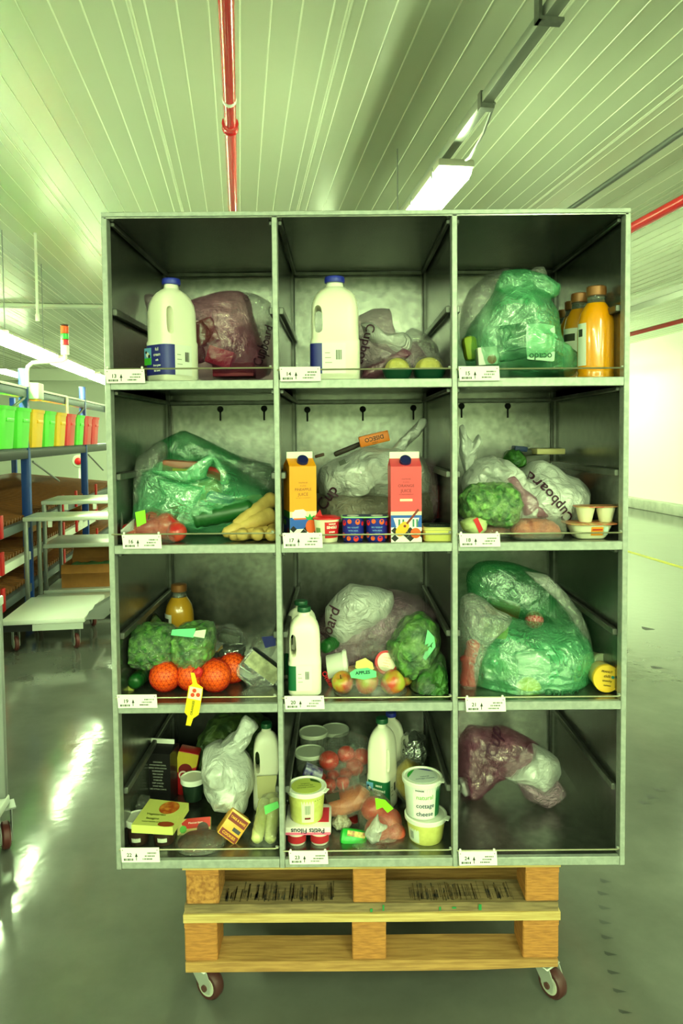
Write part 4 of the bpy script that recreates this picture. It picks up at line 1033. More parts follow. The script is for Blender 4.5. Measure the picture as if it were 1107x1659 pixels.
juice('rearmost juice bottle, mostly hidden beside the green bag', 894, 935, 503, .46, 0, mat('red_juice', (150, 60, 20), .2, coat=.9), m_gcap)

# ------------------------------------------------------------------ row two
# 16: green bag, apples in a bag, parsnips
t, b1 = bag('clear and green shopping bag slumped open behind the apples and parsnips', [(207, 812), (216, 770), (232, 750), (262, 745), (300, 752), (345, 742), (375, 752), (405, 770), (440, 790), (444, 822), (420, 850), (370, 868), (310, 872), (240, 868), (210, 845)], .27, .30, F_GRN, 1, 0, seed=11, wr=.012, knot=(330, 790), kamp=.014)
b2 = more(t, [(203, 838), (207, 800), (222, 742), (236, 732), (258, 714), (270, 720), (262, 760), (282, 790), (270, 820), (262, 858), (225, 862)], .24, .16, F_GRY, 1, 0, 'clear_side', seed=13)
b3 = more(t, [(248, 720), (297, 697), (345, 718), (392, 740), (440, 752), (445, 780), (420, 776), (380, 756), (330, 748), (290, 752), (262, 750)], .36, .10, F_GRD, 1, 0, 'bag_mouth', seed=15)
more(t, [(385, 745), (410, 744), (445, 758), (446, 800), (420, 790), (395, 780), (384, 765)], .30, .10, F_GRY, 1, 0, 'clear_fold', seed=4)
more(t, [(300, 768), (320, 756), (335, 738), (346, 734), (350, 742), (338, 760), (332, 775), (300, 782), (255, 770), (245, 762)], .12, .03, F_GRN, 1, 0, 'handle_strap', seed=5)
more(t, [(345, 738), (352, 740), (368, 760), (374, 776), (368, 786), (358, 784), (360, 770), (350, 756)], .12, .025, F_GRN, 1, 0, 'handle_strap', seed=8)
more(t, [(255, 775), (330, 790), (320, 815), (296, 838), (280, 815), (262, 800)], .13, .03, F_GRN, 1, 0, 'green_fold', seed=9)
q = pack('meat pack with yellow label at the top of the green bag', 296, 756, .24, .10, .035, .08, -4, mat('meat_pack', (150, 84, 60), .35), cat='meat pack', name='meat_pack')
decal(rect(-.02, .028, -.014, -.004), plain((240, 210, 20)), q, -.0406, 'yellow_label')
pack('white wrapped loaf end at the top of the green bag', 270, 757, .24, .05, .04, .07, 10, m_lwhite, bev=.015)
pack('red packet seen through the green bag handle', 352, 768, .19, .05, .03, .04, -20, plain((190, 30, 24)))
pack('golden snack bag inside the green shopping bag', 330, 795, .21, .11, .06, .06, 18, mat('gold_snack', (176, 130, 40), .3), bev=.02)
pack('blue foil pack inside the green shopping bag', 358, 808, .16, .08, .03, .04, -14, plain((30, 60, 110)), bev=.01)
root('cucumber inside the green shopping bag', (310, 842), (412, 822), 17, 15, .13, .16, mat('cucumber_skin', (26, 84, 34), .35), 'cucumber', 'cucumber', lo=FL[1])
m_apr = mat('apple_red', (190, 30, 36), .3, var=(26, .7, (214, 86, 60)), coat=.3)
AP = [(212, 868, 16, .08), (240, 862, 22, .09), (270, 862, 22, .10), (286, 866, 16, .06), (250, 845, 18, .13)]
for i, (x, y, rp_, yy) in enumerate(AP):
    apple('red apple in the clear bag of cell sixteen, '+['leftmost', 'second from left', 'third from left', 'rightmost, nearest the wire', 'top one at the back'][i], x, y, rp_, yy, m_apr, 'red apples in the clear bag', (R(20*i), R(-15), i), 1, sit=(i < 4))
t, b1 = bag('clear bag of red apples with green sticker and knotted end', [(192, 868), (206, 848), (222, 832), (240, 824), (262, 826), (282, 838), (298, 862), (302, 878), (285, 885), (225, 885), (195, 882)], .10, .17, CLEAR, 1, 0, seed=3, wr=.005, wf=22, knot=(205, 855), kamp=.006)
more(t, [(177, 850), (176, 838), (182, 828), (187, 836), (188, 852), (198, 860), (210, 850), (218, 840), (216, 858), (200, 866), (184, 862)], .06, .02, F_WHT, 1, 0, 'knotted_end', seed=6, center=(196, 860))
patch(t, [(219, 830), (235, 826), (237, 847), (222, 854)], .018, mat('sticker_green', (140, 220, 30), .4), 'sticker')
m_pars = mat('parsnip_skin', (216, 182, 104), .55, var=(24, .7, (186, 146, 72)), bump=(60, .4))
PS = [((372, 874), (440, 866), 8, 11, .06, .10), ((362, 866), (446, 832), 9, 14, .07, .15), ((380, 852), (446, 806), 9, 14, .09, .2), ((392, 880), (400, 862), 10, 9, .035, .2), ((416, 880), (428, 858), 10, 10, .035, .2), ((440, 878), (444, 856), 11, 11, .035, .2)]
for i, (a, b, ra, rb, ya, yb) in enumerate(PS):
    root('parsnip, '+['low one lying along the wire', 'middle long one', 'topmost long one of the heap', 'cut end nearest the bag', 'cut end in the middle', 'cut end beside the post'][i], a, b, ra, rb, ya, yb, m_pars, group='parsnips in cell sixteen', lo=FL[1])
# 17: cartons, pots, butter, white bag
m_pine = mat('carton_orange', (250, 158, 10), .4); m_pink = mat('carton_pink', (238, 72, 84), .4)
m_txt = mat('carton_print', (120, 60, 20), .5); m_txt2 = mat('carton_print_red', (120, 24, 36), .5)
m_bl = plain((40, 92, 190)); m_grn = plain((40, 170, 70)); m_or = plain((238, 96, 30)); m_cr = plain((246, 240, 190)); m_bk = plain((26, 22, 26)); m_wh = plain((246, 246, 238)); m_ye = plain((250, 180, 40)); m_br = plain((130, 40, 24))
def diamonds(t, w_, z0, y, dz, rows, cols=4):
    for rw in range(rows):
        for k in range(cols):
            cx = -w_/2+w_*(k+.5)/cols+ (w_/cols/2 if rw % 2 else 0); cz = z0+dz*rw
            pts = [(max(-w_/2, min(w_/2, cx+a)), cz+b) for a, b in ((-w_/cols/2, 0), (0, -dz*.95), (w_/cols/2, 0), (0, dz*.95))]
            if (k+rw) % 2 == 0: decal(pts, m_bk, t, y, 'diamond_print')
t, w_, d_, h_, z1, z2 = carton('orange pineapple juice carton with blue cap, left in cell seventeen', 456, 516, 732, .085, 1, m_pine, R(17), wpx=44)
y = -d_/2-.0004
decal(rect(-w_/2, w_/2, 0, .335*h_), m_cr, t, y); decal(rect(-w_/2, w_/2, .14*h_, .27*h_), m_bl, t, y-.0003)
decal(rect(-w_/2, w_/2, 0, .14*h_), m_wh, t, y-.0003); diamonds(t, w_, .06*h_, y-.0006, .04*h_, 3)
decal([(-.4*w_, .26*h_), (.1*w_, .26*h_), (.12*w_, .33*h_), (0, .36*h_), (-.3*w_, .355*h_), (-.42*w_, .32*h_)], m_wh, t, y-.0006)
decal(rect(-.36*w_, .1*w_, .245*h_, .262*h_), m_or, t, y-.0008)
decal(circ(.28*w_, .165*h_, .2*w_, 18, .078*h_), m_or, t, y-.0010, 'fruit_print')
decal([(.14*w_, .24*h_), (.05*w_, .285*h_), (.18*w_, .27*h_), (.24*w_, .31*h_), (.3*w_, .27*h_), (.42*w_, .29*h_), (.38*w_, .25*h_), (.42*w_, .235*h_)], m_grn, t, y-.0012, 'leaf_print')
for s, sz, z in (('WAITROSE', .0050, .655), ('P U R E', .0050, .62), ('PINEAPPLE', .0098, .58), ('JUICE', .0115, .525), ('NOT FROM CONCENTRATE', .0032, .485)): text(s, sz, m_txt, t, 0, z*h_, y-.0003)
S_ = Matrix.Rotation(-PI/2, 4, 'Z')
for pts, m, dy in ((rect(-d_/2, d_/2, 0, .335*h_), plain((60, 120, 50)), .0004), (rect(-d_/2, d_/2, .02*h_, .26*h_), plain((26, 50, 110)), .0007), (circ(.25*d_, .1*h_, .14*d_, 14, .05*h_), m_br, .001), (circ(-.25*d_, .2*h_, .2*d_, 14, .035*h_), plain((90, 150, 60)), .001)):
    MB().prism(pts, .0003, S_ @ Matrix.Translation((0, -w_/2-dy, 0))).obj('printed_patch', m, t, sharp=0)
cap_on(t, .04*w_, z1+(z2-z1)*.55, -d_/2*.52, .0155, plain((26, 30, 84), .3), 50)
t, w_, d_, h_, z1, z2 = carton('pink orange juice carton with guitar picture and blue cap, cell seventeen', 631, 680, 732, .06, 1, m_pink, R(1.5))
y = -d_/2-.0004
decal(rect(-w_/2, w_/2, 0, .34*h_), m_cr, t, y); decal(rect(-w_/2, w_/2, .16*h_, .30*h_), m_bl, t, y-.0003)
decal([(-.42*w_, .27*h_), (-.3*w_, .14*h_), (.3*w_, .14*h_), (.42*w_, .27*h_)], m_wh, t, y-.0006)
for x in (-.26, -.13, .2, .32): decal(rect(x*w_, (x+.06)*w_, .17*h_, .255*h_), plain((70, 130, 110)), t, y-.0008)
decal(rect(-w_/2, w_/2, 0, .165*h_), m_wh, t, y-.0005); diamonds(t, w_, .045*h_, y-.0010, .042*h_, 3)
G_ = lambda pts: [(.0*w_+(x*.77+z*.64)*w_, .2*h_+(-x*.64+z*.77)*w_) for x, z in pts]
decal(G_([(.16*math.cos(a)*(1+.25*math.sin(a)**2), -.2+.27*math.sin(a)) for a in [2*PI*k/20 for k in range(20)]]), m_ye, t, y-.0013, 'guitar_print')
decal(G_([(.045*math.cos(a), -.08+.045*math.sin(a)) for a in [2*PI*k/10 for k in range(10)]]), m_br, t, y-.0015, 'guitar_print')
decal(G_(rect(-.035, .035, .02, .62)), m_br, t, y-.0015, 'guitar_print')
decal(circ(.3*w_, .1*h_, .17*w_, 18), m_or, t, y-.0015, 'fruit_print')
for s, sz, z in (('WAITROSE', .0050, .70), ('P U R E', .0050, .665), ('ORANGE', .0105, .625), ('JUICE', .0115, .57), ('NOT FROM CONCENTRATE', .0030, .53)): text(s, sz, m_txt2, t, 0, z*h_, y-.0003)
decal(rect(-.2*w_, .2*w_, .455*h_, .48*h_), m_cr, t, y-.0003)
cap_on(t, 0, z1+(z2-z1)*.55, -d_/2*.52, .0155, plain((26, 30, 84), .3), 50)
# single pot
def pot(label, px0, px1, ptop, Y, r, m_b, name='yogurt_pot', cat='yogurt', group=None, lid=None, taper=.82):
    xc, w_, h_ = at(px0, px1, ptop, Y, r); rt = w_/2/1.06
    t = tub(label, xc, Y, FL[r], rt, rt*taper, h_, m_b, lid or m_lwhite, group, tab=False, name=name, lidh=.004, cat=cat)
    return t, rt, rt*taper, h_
m_pr = plain((214, 34, 44), .35)
t, rt, rb, h_ = pot('red and cream pot of single cream with a peeled red lid', 507, 552, 838, .05, 1, plain((240, 232, 200), .4), 'cream_pot', 'cream pot', lid=m_pr)
cyl_band(t, rt, rb, h_, h_*.18, h_*.84, -8, 88, m_pr); cyl_text(t, 'SINGLE', .0095, m_lwhite, rt, rb, h_, h_*.62, 28); cyl_text(t, 'cream', .007, m_lwhite, rt, rb, h_, h_*.44, 28); cyl_text(t, 'WAITROSE', .004, m_lwhite, rt, rb, h_, h_*.76, 28)
cyl_band(t, rt, rb, h_, h_*.2, h_*.6, -60, -30, plain((120, 150, 90)))
MB().lathe([(rt*1.0, h_-.001), (rt*.7, h_+.004), (rt*.2, h_+.005)], 30).obj('lid_foil', m_pr, t)
MB().add([(-rt*.9, 0, h_), (-rt*.3, -.01, h_+.004), (-rt*.5, 0, h_+.02), (-rt*.9, .01, h_+.001), (-rt*.5, .002, h_+.021)], [(0, 1, 2), (0, 2, 4, 3), (1, 3, 4, 2)]).obj('lid_tab', m_pr, t, sharp=0)
# joined pair of blue peach pots
m_pb = plain((34, 44, 150), .35)
xc, w_, h_ = at(553, 630, 836, .055, 1)
t = thing('yogurt_pair', 'joined pair of blue yogurt pots with orange fruit and blue lid, beside the pink carton', 'yogurt', (xc, .055, FL[1]+.0005))
for s in (-1, 1):
    cx = s*w_*.25; rr = w_*.225
    po = MB().lathe([(rr*.85, 0), (rr*.9, .003), (rr, .01), (rr*1.0, h_-.006), (rr*1.02, h_-.002)], 32, c=(cx, 0, 0)).obj('pot', m_pb, t)
    rnd = random.Random(3+s)
    for k, (a, z) in enumerate(((-55, .75), (-20, .82), (25, .8), (60, .72), (-60, .25), (-25, .14), (15, .13), (55, .2))):
        me = MB(); n = 12; r_ = rr*1.012; rr_ = .0062 if k % 2 else .0075
        ring = [Vector((cx+r_*math.sin(R(a)+rr_/r_*math.cos(q)), -r_*math.cos(R(a)+rr_/r_*math.cos(q)), z*h_+rr_*math.sin(q))) for q in [2*PI*i/n for i in range(n)]]
        me.add(ring, [tuple(range(n))]); me.obj('fruit_print', m_or if k % 3 else plain((230, 40, 30)), po)
    for k in range(3):
        me = text_mesh(('BIO YOGURT', 'WITH REAL', 'FRUIT')[k], .0052, plain((150, 200, 235)))
        for v in me.vertices:
            an = v.co.x/rr; v.co = Vector((cx+rr*1.02*math.sin(an), -rr*1.02*math.cos(an), h_*(.58-.13*k)+v.co.y))
        link('lettering', me, po)
lid = MB().loft([superring(w_, w_*.5, z, 48, 5) for z in (h_-.002, h_+.001)]).obj('lid', plain((160, 215, 150), .3), t)
MB().loft([superring(w_*.94, w_*.46, z, 48, 5) for z in (h_+.001, h_+.0014)]).obj('lid_print', plain((24, 34, 110), .3), lid)
for s in (-1, 1): MB().lathe([(w_*.13, h_+.0014), (w_*.13, h_+.0018)], 24, c=(s*w_*.25, -.003, 0)).obj('lid_spot', m_lwhite, lid)
# butter pack
xc, w_, h_ = at(682, 735, 851, .075, 1)
t = thing('butter_tub', 'pale yellow butter pack with dark lid label, right end of cell seventeen', 'butter', (xc, .075, FL[1]+.0005), R(-4))
MB().loft([superring(w_*s, w_*s*1.25, z, 36, 7) for s, z in ((.86, 0), (.9, .003), (.94, h_*.8), (.9, h_*.8))]).obj('tub_body', plain((232, 224, 120), .4), t)
MB().loft([superring(w_*s, w_*s*1.25, z, 36, 7) for s, z in ((.97, h_*.78), (1.0, h_*.8), (1.0, h_*.86), (.92, h_*1.0), (.9, h_*1.0))]).obj('lid', plain((206, 196, 120), .35), t)
MB().loft([superring(w_*s*.84, w_*s, z, 36, 7) for s, z in ((1.0, h_*1.0), (1.0, h_*1.0+.001))]).obj('lid_label', plain((30, 60, 50), .3), t)
tt = text_mesh('BUTTER', .012, m_lwhite, .0003); tt.transform(Matrix.Translation((0, -.012, h_+.0014))); link('lettering', tt, t)
# white bag behind
t, b1 = bag('white carrier bag heaped behind the two juice cartons, marked Cup', [(514, 775), (522, 755), (560, 738), (590, 724), (640, 726), (685, 742), (700, 765), (700, 800), (640, 808), (560, 805), (518, 800)], .33, .30, F_WHT, 1, 1, seed=21, wr=.018, knot=(650, 728), kamp=.014)
b2 = more(t, [(514, 800), (560, 790), (640, 786), (700, 790), (712, 815), (700, 842), (600, 850), (520, 848), (510, 825)], .34, .32, film('film_taupe', (176, 166, 148), .66, .14, .3, .4), 1, 1, 'lower_fold', seed=23, n=80, wr=.010)
b3 = more(t, [(628, 738), (640, 720), (662, 698), (682, 678), (691, 678), (692, 690), (680, 704), (660, 724), (645, 742)], .30, .04, F_WHT, 1, 1, 'knotted_end', seed=25, wr=.008, wf=30)
scrawl('Cup', 530, 808, 26, 58, .2, [b1, b2], m_mark, t, bold=.0006)
scrawl('IIIII', 555, 750, 9, 25, .2, [b1, b2], plain((110, 116, 100)), t, bold=.0006)
q = pack('orange box lying upside down on top of the white bag', 606, 711, .34, .092, .033, .055, 13, mat('orange_card', (240, 126, 20), .45), name='card_box', cat='box')
text('DISECO', .017, plain((60, 30, 10)), q, 0, .002, -.0279, PI, bold=.0004); text('original', .006, plain((60, 30, 10)), q, 0, -.011, -.0279, PI)
pack('dark narrow bottle end sticking out of the white bag, left of the orange box', 563, 728, .36, .09, .016, .02, 22, plain((46, 34, 26)), name='bottle_end', cat='bottle', bev=.006)
pack('small dark brown tip poking from the white bag beside the orange carton', 518, 738, .34, .03, .010, .012, 15, plain((70, 40, 20)), name='bottle_tip', cat='bottle')
t, b1 = bag('pinkish clear bag squeezed between the pink carton and the right divider', [(676, 745), (700, 742), (720, 748), (722, 790), (712, 805), (714, 830), (700, 850), (672, 850), (668, 800)], .36, .22, F_PUR2, 1, 1, seed=31)
pack('reddish packet inside the pinkish bag behind the butter', 694, 812, .34, .06, .10, .08, 3, plain((120, 40, 44)))
# 18: white bag, broccoli, mince, yogurts
t, b1 = bag('white carrier bag marked Cupboard upside down, cell eighteen', [(760, 800), (790, 752), (812, 742), (832, 760), (850, 764), (862, 748), (878, 746), (912, 768), (935, 774), (954, 796), (948, 840), (915, 860), (850, 862), (790, 850)], .25, .26, F_WHT, 1, 2, seed=41, wr=.016, wf=12)
b2 = more(t, [(748, 775), (770, 748), (800, 738), (822, 756), (835, 762), (815, 785), (790, 800), (770, 800), (750, 808)], .19, .12, F_MLK, 1, 2, 'crumpled_top', seed=42, wr=.012, wf=22)
b3 = more(t, [(752, 768), (744, 725), (745, 692), (752, 688), (757, 706), (765, 718), (776, 702), (780, 710), (772, 738), (768, 760)], .22, .05, F_MLK, 1, 2, 'knotted_end', seed=43, wr=.01, wf=26, center=(758, 738))
b4 = more(t, [(822, 776), (834, 771), (846, 790), (872, 808), (892, 838), (870, 842), (846, 838), (840, 812)], .13, .05, F_PUR, 1, 2, 'purple_fold', seed=44)
scrawl('Cupboard', 892, 806, 24, 129, .13, [b1, b2, b4], m_mark, t, bold=.0006)
leafy('broccoli head wrapped in clear film, front left of cell eighteen', [(744, 808), (760, 788), (790, 783), (818, 783), (836, 792), (845, 815), (840, 838), (828, 852), (800, 852), (772, 846), (748, 836)], .10, .14, 1, 2, mat('broccoli_bright', (60, 120, 50), .5, var=(46, .9, (150, 196, 110)), bump=(220, 1.0)), 'broccoli', 'broccoli', wr=.012, wf=48, fn=floret)
t, b1 = bag('pale broccoli stalk with red band, below the wrapped head', [(746, 845), (768, 832), (790, 838), (788, 858), (776, 868), (762, 866), (750, 858)], .07, .07, mat('stalk_green', (196, 208, 140), .4, var=(20, .5, (216, 222, 170))), 1, 2, name='broccoli_stalk', cat='broccoli', part='stalk', wr=.003)
patch(t, [(767, 842), (774, 838), (783, 858), (777, 864)], .032, m_pr, 'red_band')
def tray_pack(label, px0, px1, ptop, pbot, Y, r, c, m_meat, d_=.12, name='meat_tray', cat='meat pack'):
    xc, w_, h_ = at(px0, px1, ptop, Y, r)
    t = thing(name, label, cat, (xc, Y, FL[r]+.0005))
    MB().loft([superring(w_*s, d_*s, z, 40, 6) for s, z in ((.84, 0), (.88, .002), (.95, h_*.28), (1.03, h_*.3), (1.03, h_*.32), (.94, h_*.32), (.85, .004))]).obj('tray', film('tray_clear', (210, 214, 205), .2, .3, .1, .1, 20, .2), t)
    mb = MB(); N = 28; rings = []
    for j in range(14):
        a = PI/2*j/13
        ring = superring(w_*.86*math.cos(a)**.5 if j < 13 else .002, d_*.84*math.cos(a)**.5 if j < 13 else .002, .006+h_*.78*math.sin(a), 48, 5)
        rings.append([p+Vector((0, 0, .004*noise.noise(p*90))) for p in ring])
    mb.loft(rings).obj('meat', m_meat, t, sharp=180)
    MB().loft([superring(w_*s, d_*s, z, 40, 6) for s, z in ((1.0, h_*.32), (.96, h_*.9), (.9, h_), (.1, h_*1.01))]).obj('film_lid', CLEAR, t)
    return t
m_mince = mat('minced_meat', (206, 108, 74), .5, var=(60, .9, (164, 60, 46)), bump=(130, 1.0))
tray_pack('clear tray of pink minced meat, front of cell eighteen', 820, 912, 838, 880, .085, 1, 2, m_mince)
tray_pack('second meat tray half hidden behind the broccoli', 775, 830, 848, 880, .13, 1, 2, mat('dark_meat', (130, 50, 40), .5, var=(40, .8, (176, 96, 70))), .1)
m_yb = plain((232, 228, 196), .4); m_yl = mat('yogurt_lid', (206, 170, 110), .4, var=(60, .8, (200, 60, 50)))
xc, w_, h_ = at(917, 991, 846, .07, 1)
t = thing('yogurt_multipack', 'wide cream yogurt tub with orange label under the twin pots', 'yogurt', (xc, .07, FL[1]+.0005), R(2))
MB().loft([superring(w_*s, w_*.72*s, z, 40, 4) for s, z in ((.56, 0), (.6, .001), (.68, .006), (.92, h_*.92), (.9, h_*.92))]).obj('tub_body', m_yb, t)
MB().loft([superring(w_*s*1.08, w_*.76*s*1.08, z, 40, 5) for s, z in ((.98, h_*.93), (1, h_*.95), (1, h_*.985), (.97, h_))]).obj('foil_lid', m_yl, t)
fr_ = -w_*.72*.41
for k, (a, m, zz0, zz1) in enumerate((((-.06, .2), plain((236, 150, 40)), .25, .8), ((.22, .3), plain((200, 220, 210)), .3, .8), ((-.04, .18), plain((206, 60, 40)), .58, .68))):
    MB().add([(a[0]*w_, -w_*.72*(.34+.115*zz0)-.0012*(1+k), zz0*h_), (a[1]*w_, -w_*.72*(.34+.115*zz0)-.0012*(1+k), zz0*h_), (a[1]*w_, -w_*.72*(.34+.115*zz1)-.0012*(1+k), zz1*h_), (a[0]*w_, -w_*.72*(.34+.115*zz1)-.0012*(1+k), zz1*h_)], [(0, 1, 2, 3)]).obj('printed_label', m, t, sharp=0)
zt_ = FL[1]+h_+.001
xc2 = P(965, 833, .07).x; k = (.07-CAM.y)/F_; h2 = P(965, 819, .07).z-zt_; w2 = 66*k
t = thing('yogurt_pair', 'twin cream yogurt pots standing on the wide yogurt tub', 'yogurt', (xc2, .07, zt_))
for s in (-1, 1):
    MB().lathe([(w2*.14, 0), (w2*.155, .002), (w2*.235, h2*.93), (w2*.22, h2*.93)], 28, c=(s*w2*.25, 0, 0)).obj('pot', m_yb, t)
MB().loft([superring(w2*1.03, w2*.56, z, 40, 5) for z in (h2*.94, h2)]).obj('foil_lid', m_yl, t)
MB().box(-.01, .012, -w2*.285, -w2*.28, h2*.95, h2*.99).obj('lid_print', m_pr, t)
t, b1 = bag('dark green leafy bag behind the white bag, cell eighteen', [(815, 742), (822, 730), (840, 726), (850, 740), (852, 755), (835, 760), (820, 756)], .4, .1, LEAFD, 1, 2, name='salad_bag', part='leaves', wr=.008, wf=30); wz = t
t.location.z += 0
pack('blue topped dark pack lying on the leafy bag', 842, 727, .4, .04, .016, .05, -6, plain((30, 50, 90)))
t = tray_pack('clear tray of orange prepared food stacked behind the white bag', 862, 935, 748, 772, .42, 1, 2, mat('orange_food', (200, 110, 60), .5, var=(50, .8, (160, 60, 40))), .16, 'food_tray', 'food tray')
pack('pale cardboard box on top of the tray at the back of cell eighteen', 886, 731, .45, .09, .018, .1, 0, plain((214, 200, 140)), name='card_box', cat='box')
pack('dark flat pack under the pale box at the back', 850, 733, .5, .10, .02, .08, 3, plain((70, 74, 60)))
# ------------------------------------------------------------------ row three
# 19: juice bottle, wrapped broccoli, oranges in a net, trays
juice('amber juice bottle standing at the back of cell nineteen', 268, 314, 946, .44, 2, mat('amber_juice_dark', (206, 150, 40), .2, coat=.9), m_gcap, (-80, -20))
m_dt = mat('dark_tray', (40, 42, 44), .3, coat=.3); m_foil = mat('foil', (190, 194, 190), .18, .9, bump=(40, 1.0))
leafy('bag of dark broccoli lying on the oranges, left half', [(186, 1058), (205, 1030), (228, 1014), (256, 1010), (284, 1018), (290, 1045), (284, 1074), (250, 1082), (215, 1076)], .15, .13, 2, 0, BROC, 'broccoli', 'broccoli', seed=4, wr=.011, wf=52, fn=floret, group='broccoli in cell nineteen')
t = leafy('bag of broccoli with green sticker lying on the oranges, right half', [(280, 1030), (296, 1012), (322, 1008), (346, 1012), (349, 1040), (342, 1070), (322, 1083), (296, 1082), (278, 1062)], .14, .13, 2, 0, LEAF, 'broccoli', 'broccoli', seed=8, wr=.011, wf=44, fn=floret, group='broccoli in cell nineteen')
patch(t, [(279, 1020), (317, 1018), (314, 1033), (277, 1029)], .06, plain((110, 220, 150)), 'sticker'); patch(t, [(317, 1022), (334, 1020), (331, 1034), (313, 1031)], .0595, plain((214, 236, 200)), 'sticker_end')
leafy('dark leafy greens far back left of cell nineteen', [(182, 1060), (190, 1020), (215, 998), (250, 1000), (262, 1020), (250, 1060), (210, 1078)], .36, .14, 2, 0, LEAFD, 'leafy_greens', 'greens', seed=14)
m_orng = mat('orange_peel', (255, 92, 18), .45, bump=(240, .25), var=(30, .4, (255, 116, 30)))
OR = [(268, 1109, 25, .105), (311, 1110, 25, .11), (349, 1111, 26, .10), (377, 1098, 24, .17), (383, 1110, 20, .21), (345, 1088, 22, .2), (295, 1090, 20, .2)]
netm = MB()
for i, (x, y, rpx, yy) in enumerate(OR):
    t, rr = ball('orange in the red net, '+['front left', 'front middle, behind the yellow tag', 'front right', 'right one under the tray', 'far right at the back', 'upper one at the back right', 'upper one at the back left'][i], x, y, rpx, yy, m_orng, 'orange', 'orange', 'oranges in the net', .97, r=2, sit=(i < 5))
    c = t.location
    bm = bmesh.new(); bmesh.ops.create_icosphere(bm, subdivisions=3, radius=rr*1.03)
    for e in bm.edges:
        a, b = e.verts[0].co+c, e.verts[1].co+c
        if a.y > c.y+.015 and b.y > c.y+.015: continue
        netm.tube([a, b], .0005, 3, False)
    bm.free()
# net film between the oranges and the tag
net = thing('orange_net', 'red plastic net around the oranges with yellow paper tag', 'net', (P(315, 1110, .1).x, .1, FL[2]))
L = net.location; netm.v = [(x-L.x, y-L.y, z-L.z) for x, y, z in netm.v]
o = netm.obj('net_mesh', plain((190, 24, 20), .5), net, sharp=0); o['kind'] = 'stuff'
more(net, [(312, 1088), (322, 1080), (330, 1086), (326, 1096), (316, 1098)], .06, .02, plain((220, 40, 40)), 2, 0, 'gathered_net', wr=.004, wf=60)
m_tag = mat('tag_yellow', (250, 206, 20), .45)
def tagpt(pts, Y): return pts
patch(net, [(309, 1090), (315, 1090), (320, 1108), (329, 1114), (328, 1125), (322, 1158), (313, 1164), (309, 1176), (301, 1175), (304, 1160), (299, 1154), (303, 1130), (306, 1112), (312, 1108)], -.02, m_tag, 'paper_tag')
patch(net, [(308, 1112), (328, 1116), (325, 1135), (304, 1131)], -.0212, plain((240, 236, 200)), 'tag_label')
for x, y in ((315, 1119), (321, 1126), (312, 1126)):
    q = P(x, y, -.0222); MB().prism(circ(q.x-L.x, q.z-L.z, .0055, 14), .0008, Matrix.Translation((0, -.0222-L.y, 0))).obj('tag_fruit', plain((216, 70, 40)), net, sharp=0)
q = P(312, 1147, -.0215); me = text_mesh('ORANGES', .0085, plain((60, 90, 20)), .0002); me.transform(Matrix.Translation(q-L) @ Matrix.Rotation(R(-79), 4, 'Y') @ Matrix.Rotation(PI/2, 4, 'X')); link('lettering', me, net)
root('cucumber end beside the oranges, cell nineteen', (216, 1110), (236, 1092), 12, 12, .1, .2, mat('cucumber_skin', (26, 84, 34), .35), 'cucumber', 'cucumber', lo=FL[2])
pack('yellow green flat pack at the left of the oranges', 209, 1108, .15, .05, .05, .08, 3, mat('lime_card', (176, 178, 80), .5), name='card_pack')
t = pack('dark ready meal tray leaning on the right divider, cell nineteen', 420, 1085, .16, .11, .085, .05, -38, m_dt, name='ready_meal', cat='ready meal', bev=.012)
MB().rbox(-.058, .058, -.028, -.02, -.045, .045, .004).obj('film_lid', film('tray_film', (200, 204, 190), .05, .35, .12, .1, 26, .6), t)
MB().box(-.05, .055, -.0295, -.029, .0, .044).obj('sleeve_label', mat('sleeve_pale', (196, 198, 160), .4, var=(40, .7, (120, 120, 96))), t)
t, b1 = bag('silver foil tray behind the oranges, cell nineteen', [(345, 1062), (362, 1044), (398, 1044), (396, 1064), (380, 1078), (350, 1076)], .22, .06, m_foil, 2, 0, name='foil_tray', cat='tray', part='foil', wr=.006, wf=40)
t, b1 = bag('clear wrapped pack at the back right of cell nineteen', [(348, 1015), (375, 1012), (402, 1030), (400, 1046), (370, 1048), (350, 1040)], .3, .10, CLEAR, 2, 0, name='wrapped_pack', cat='pack', wr=.006, wf=24)
pack('dark produce inside the clear pack at the back of cell nineteen', 374, 1032, .3, .07, .035, .06, -12, plain((44, 54, 34)), bev=.012)
t, b1 = bag('clear crumpled wrapper with blue label beside the right divider', [(404, 1060), (408, 1036), (425, 1020), (446, 1016), (448, 1050), (440, 1062), (420, 1066)], .24, .10, CLEAR, 2, 0, name='wrapper', cat='wrapper', wr=.008, wf=26)
patch(t, [(424, 1032), (446, 1030), (447, 1046), (430, 1050)], .18, plain((34, 40, 120)), 'blue_label')
# 20: two milks, bag, apples, lettuce, tub
milk('front milk bottle with green cap in cell twenty', 466, 521, 983, .085, 2, 'green', R(3), 'milk bottles on the rack')
milk('rear milk bottle with green cap in cell twenty, behind the front one', 461, 516, 973, .215, 2, 'green', R(3), 'milk bottles on the rack')
t, b1 = bag('greyish white carrier bag in cell twenty, marked board', [(506, 1040), (520, 1000), (545, 965), (566, 948), (600, 952), (640, 958), (680, 965), (704, 990), (714, 1030), (700, 1080), (640, 1098), (560, 1098), (512, 1085)], .31, .28, F_PUR2, 2, 1, seed=51, wr=.012, knot=(640, 1000), kamp=.012)
b2 = more(t, [(528, 985), (545, 964), (566, 946), (600, 950), (636, 958), (640, 975), (632, 1000), (620, 1008), (600, 1020), (578, 1040), (550, 1045), (528, 1030)], .22, .12, F_MLK, 2, 1, 'white_fold', seed=53, wr=.008)
scrawl('board', 535, 1008, 25, 72, .2, [b2, b1], m_mark, t, bold=.0005)
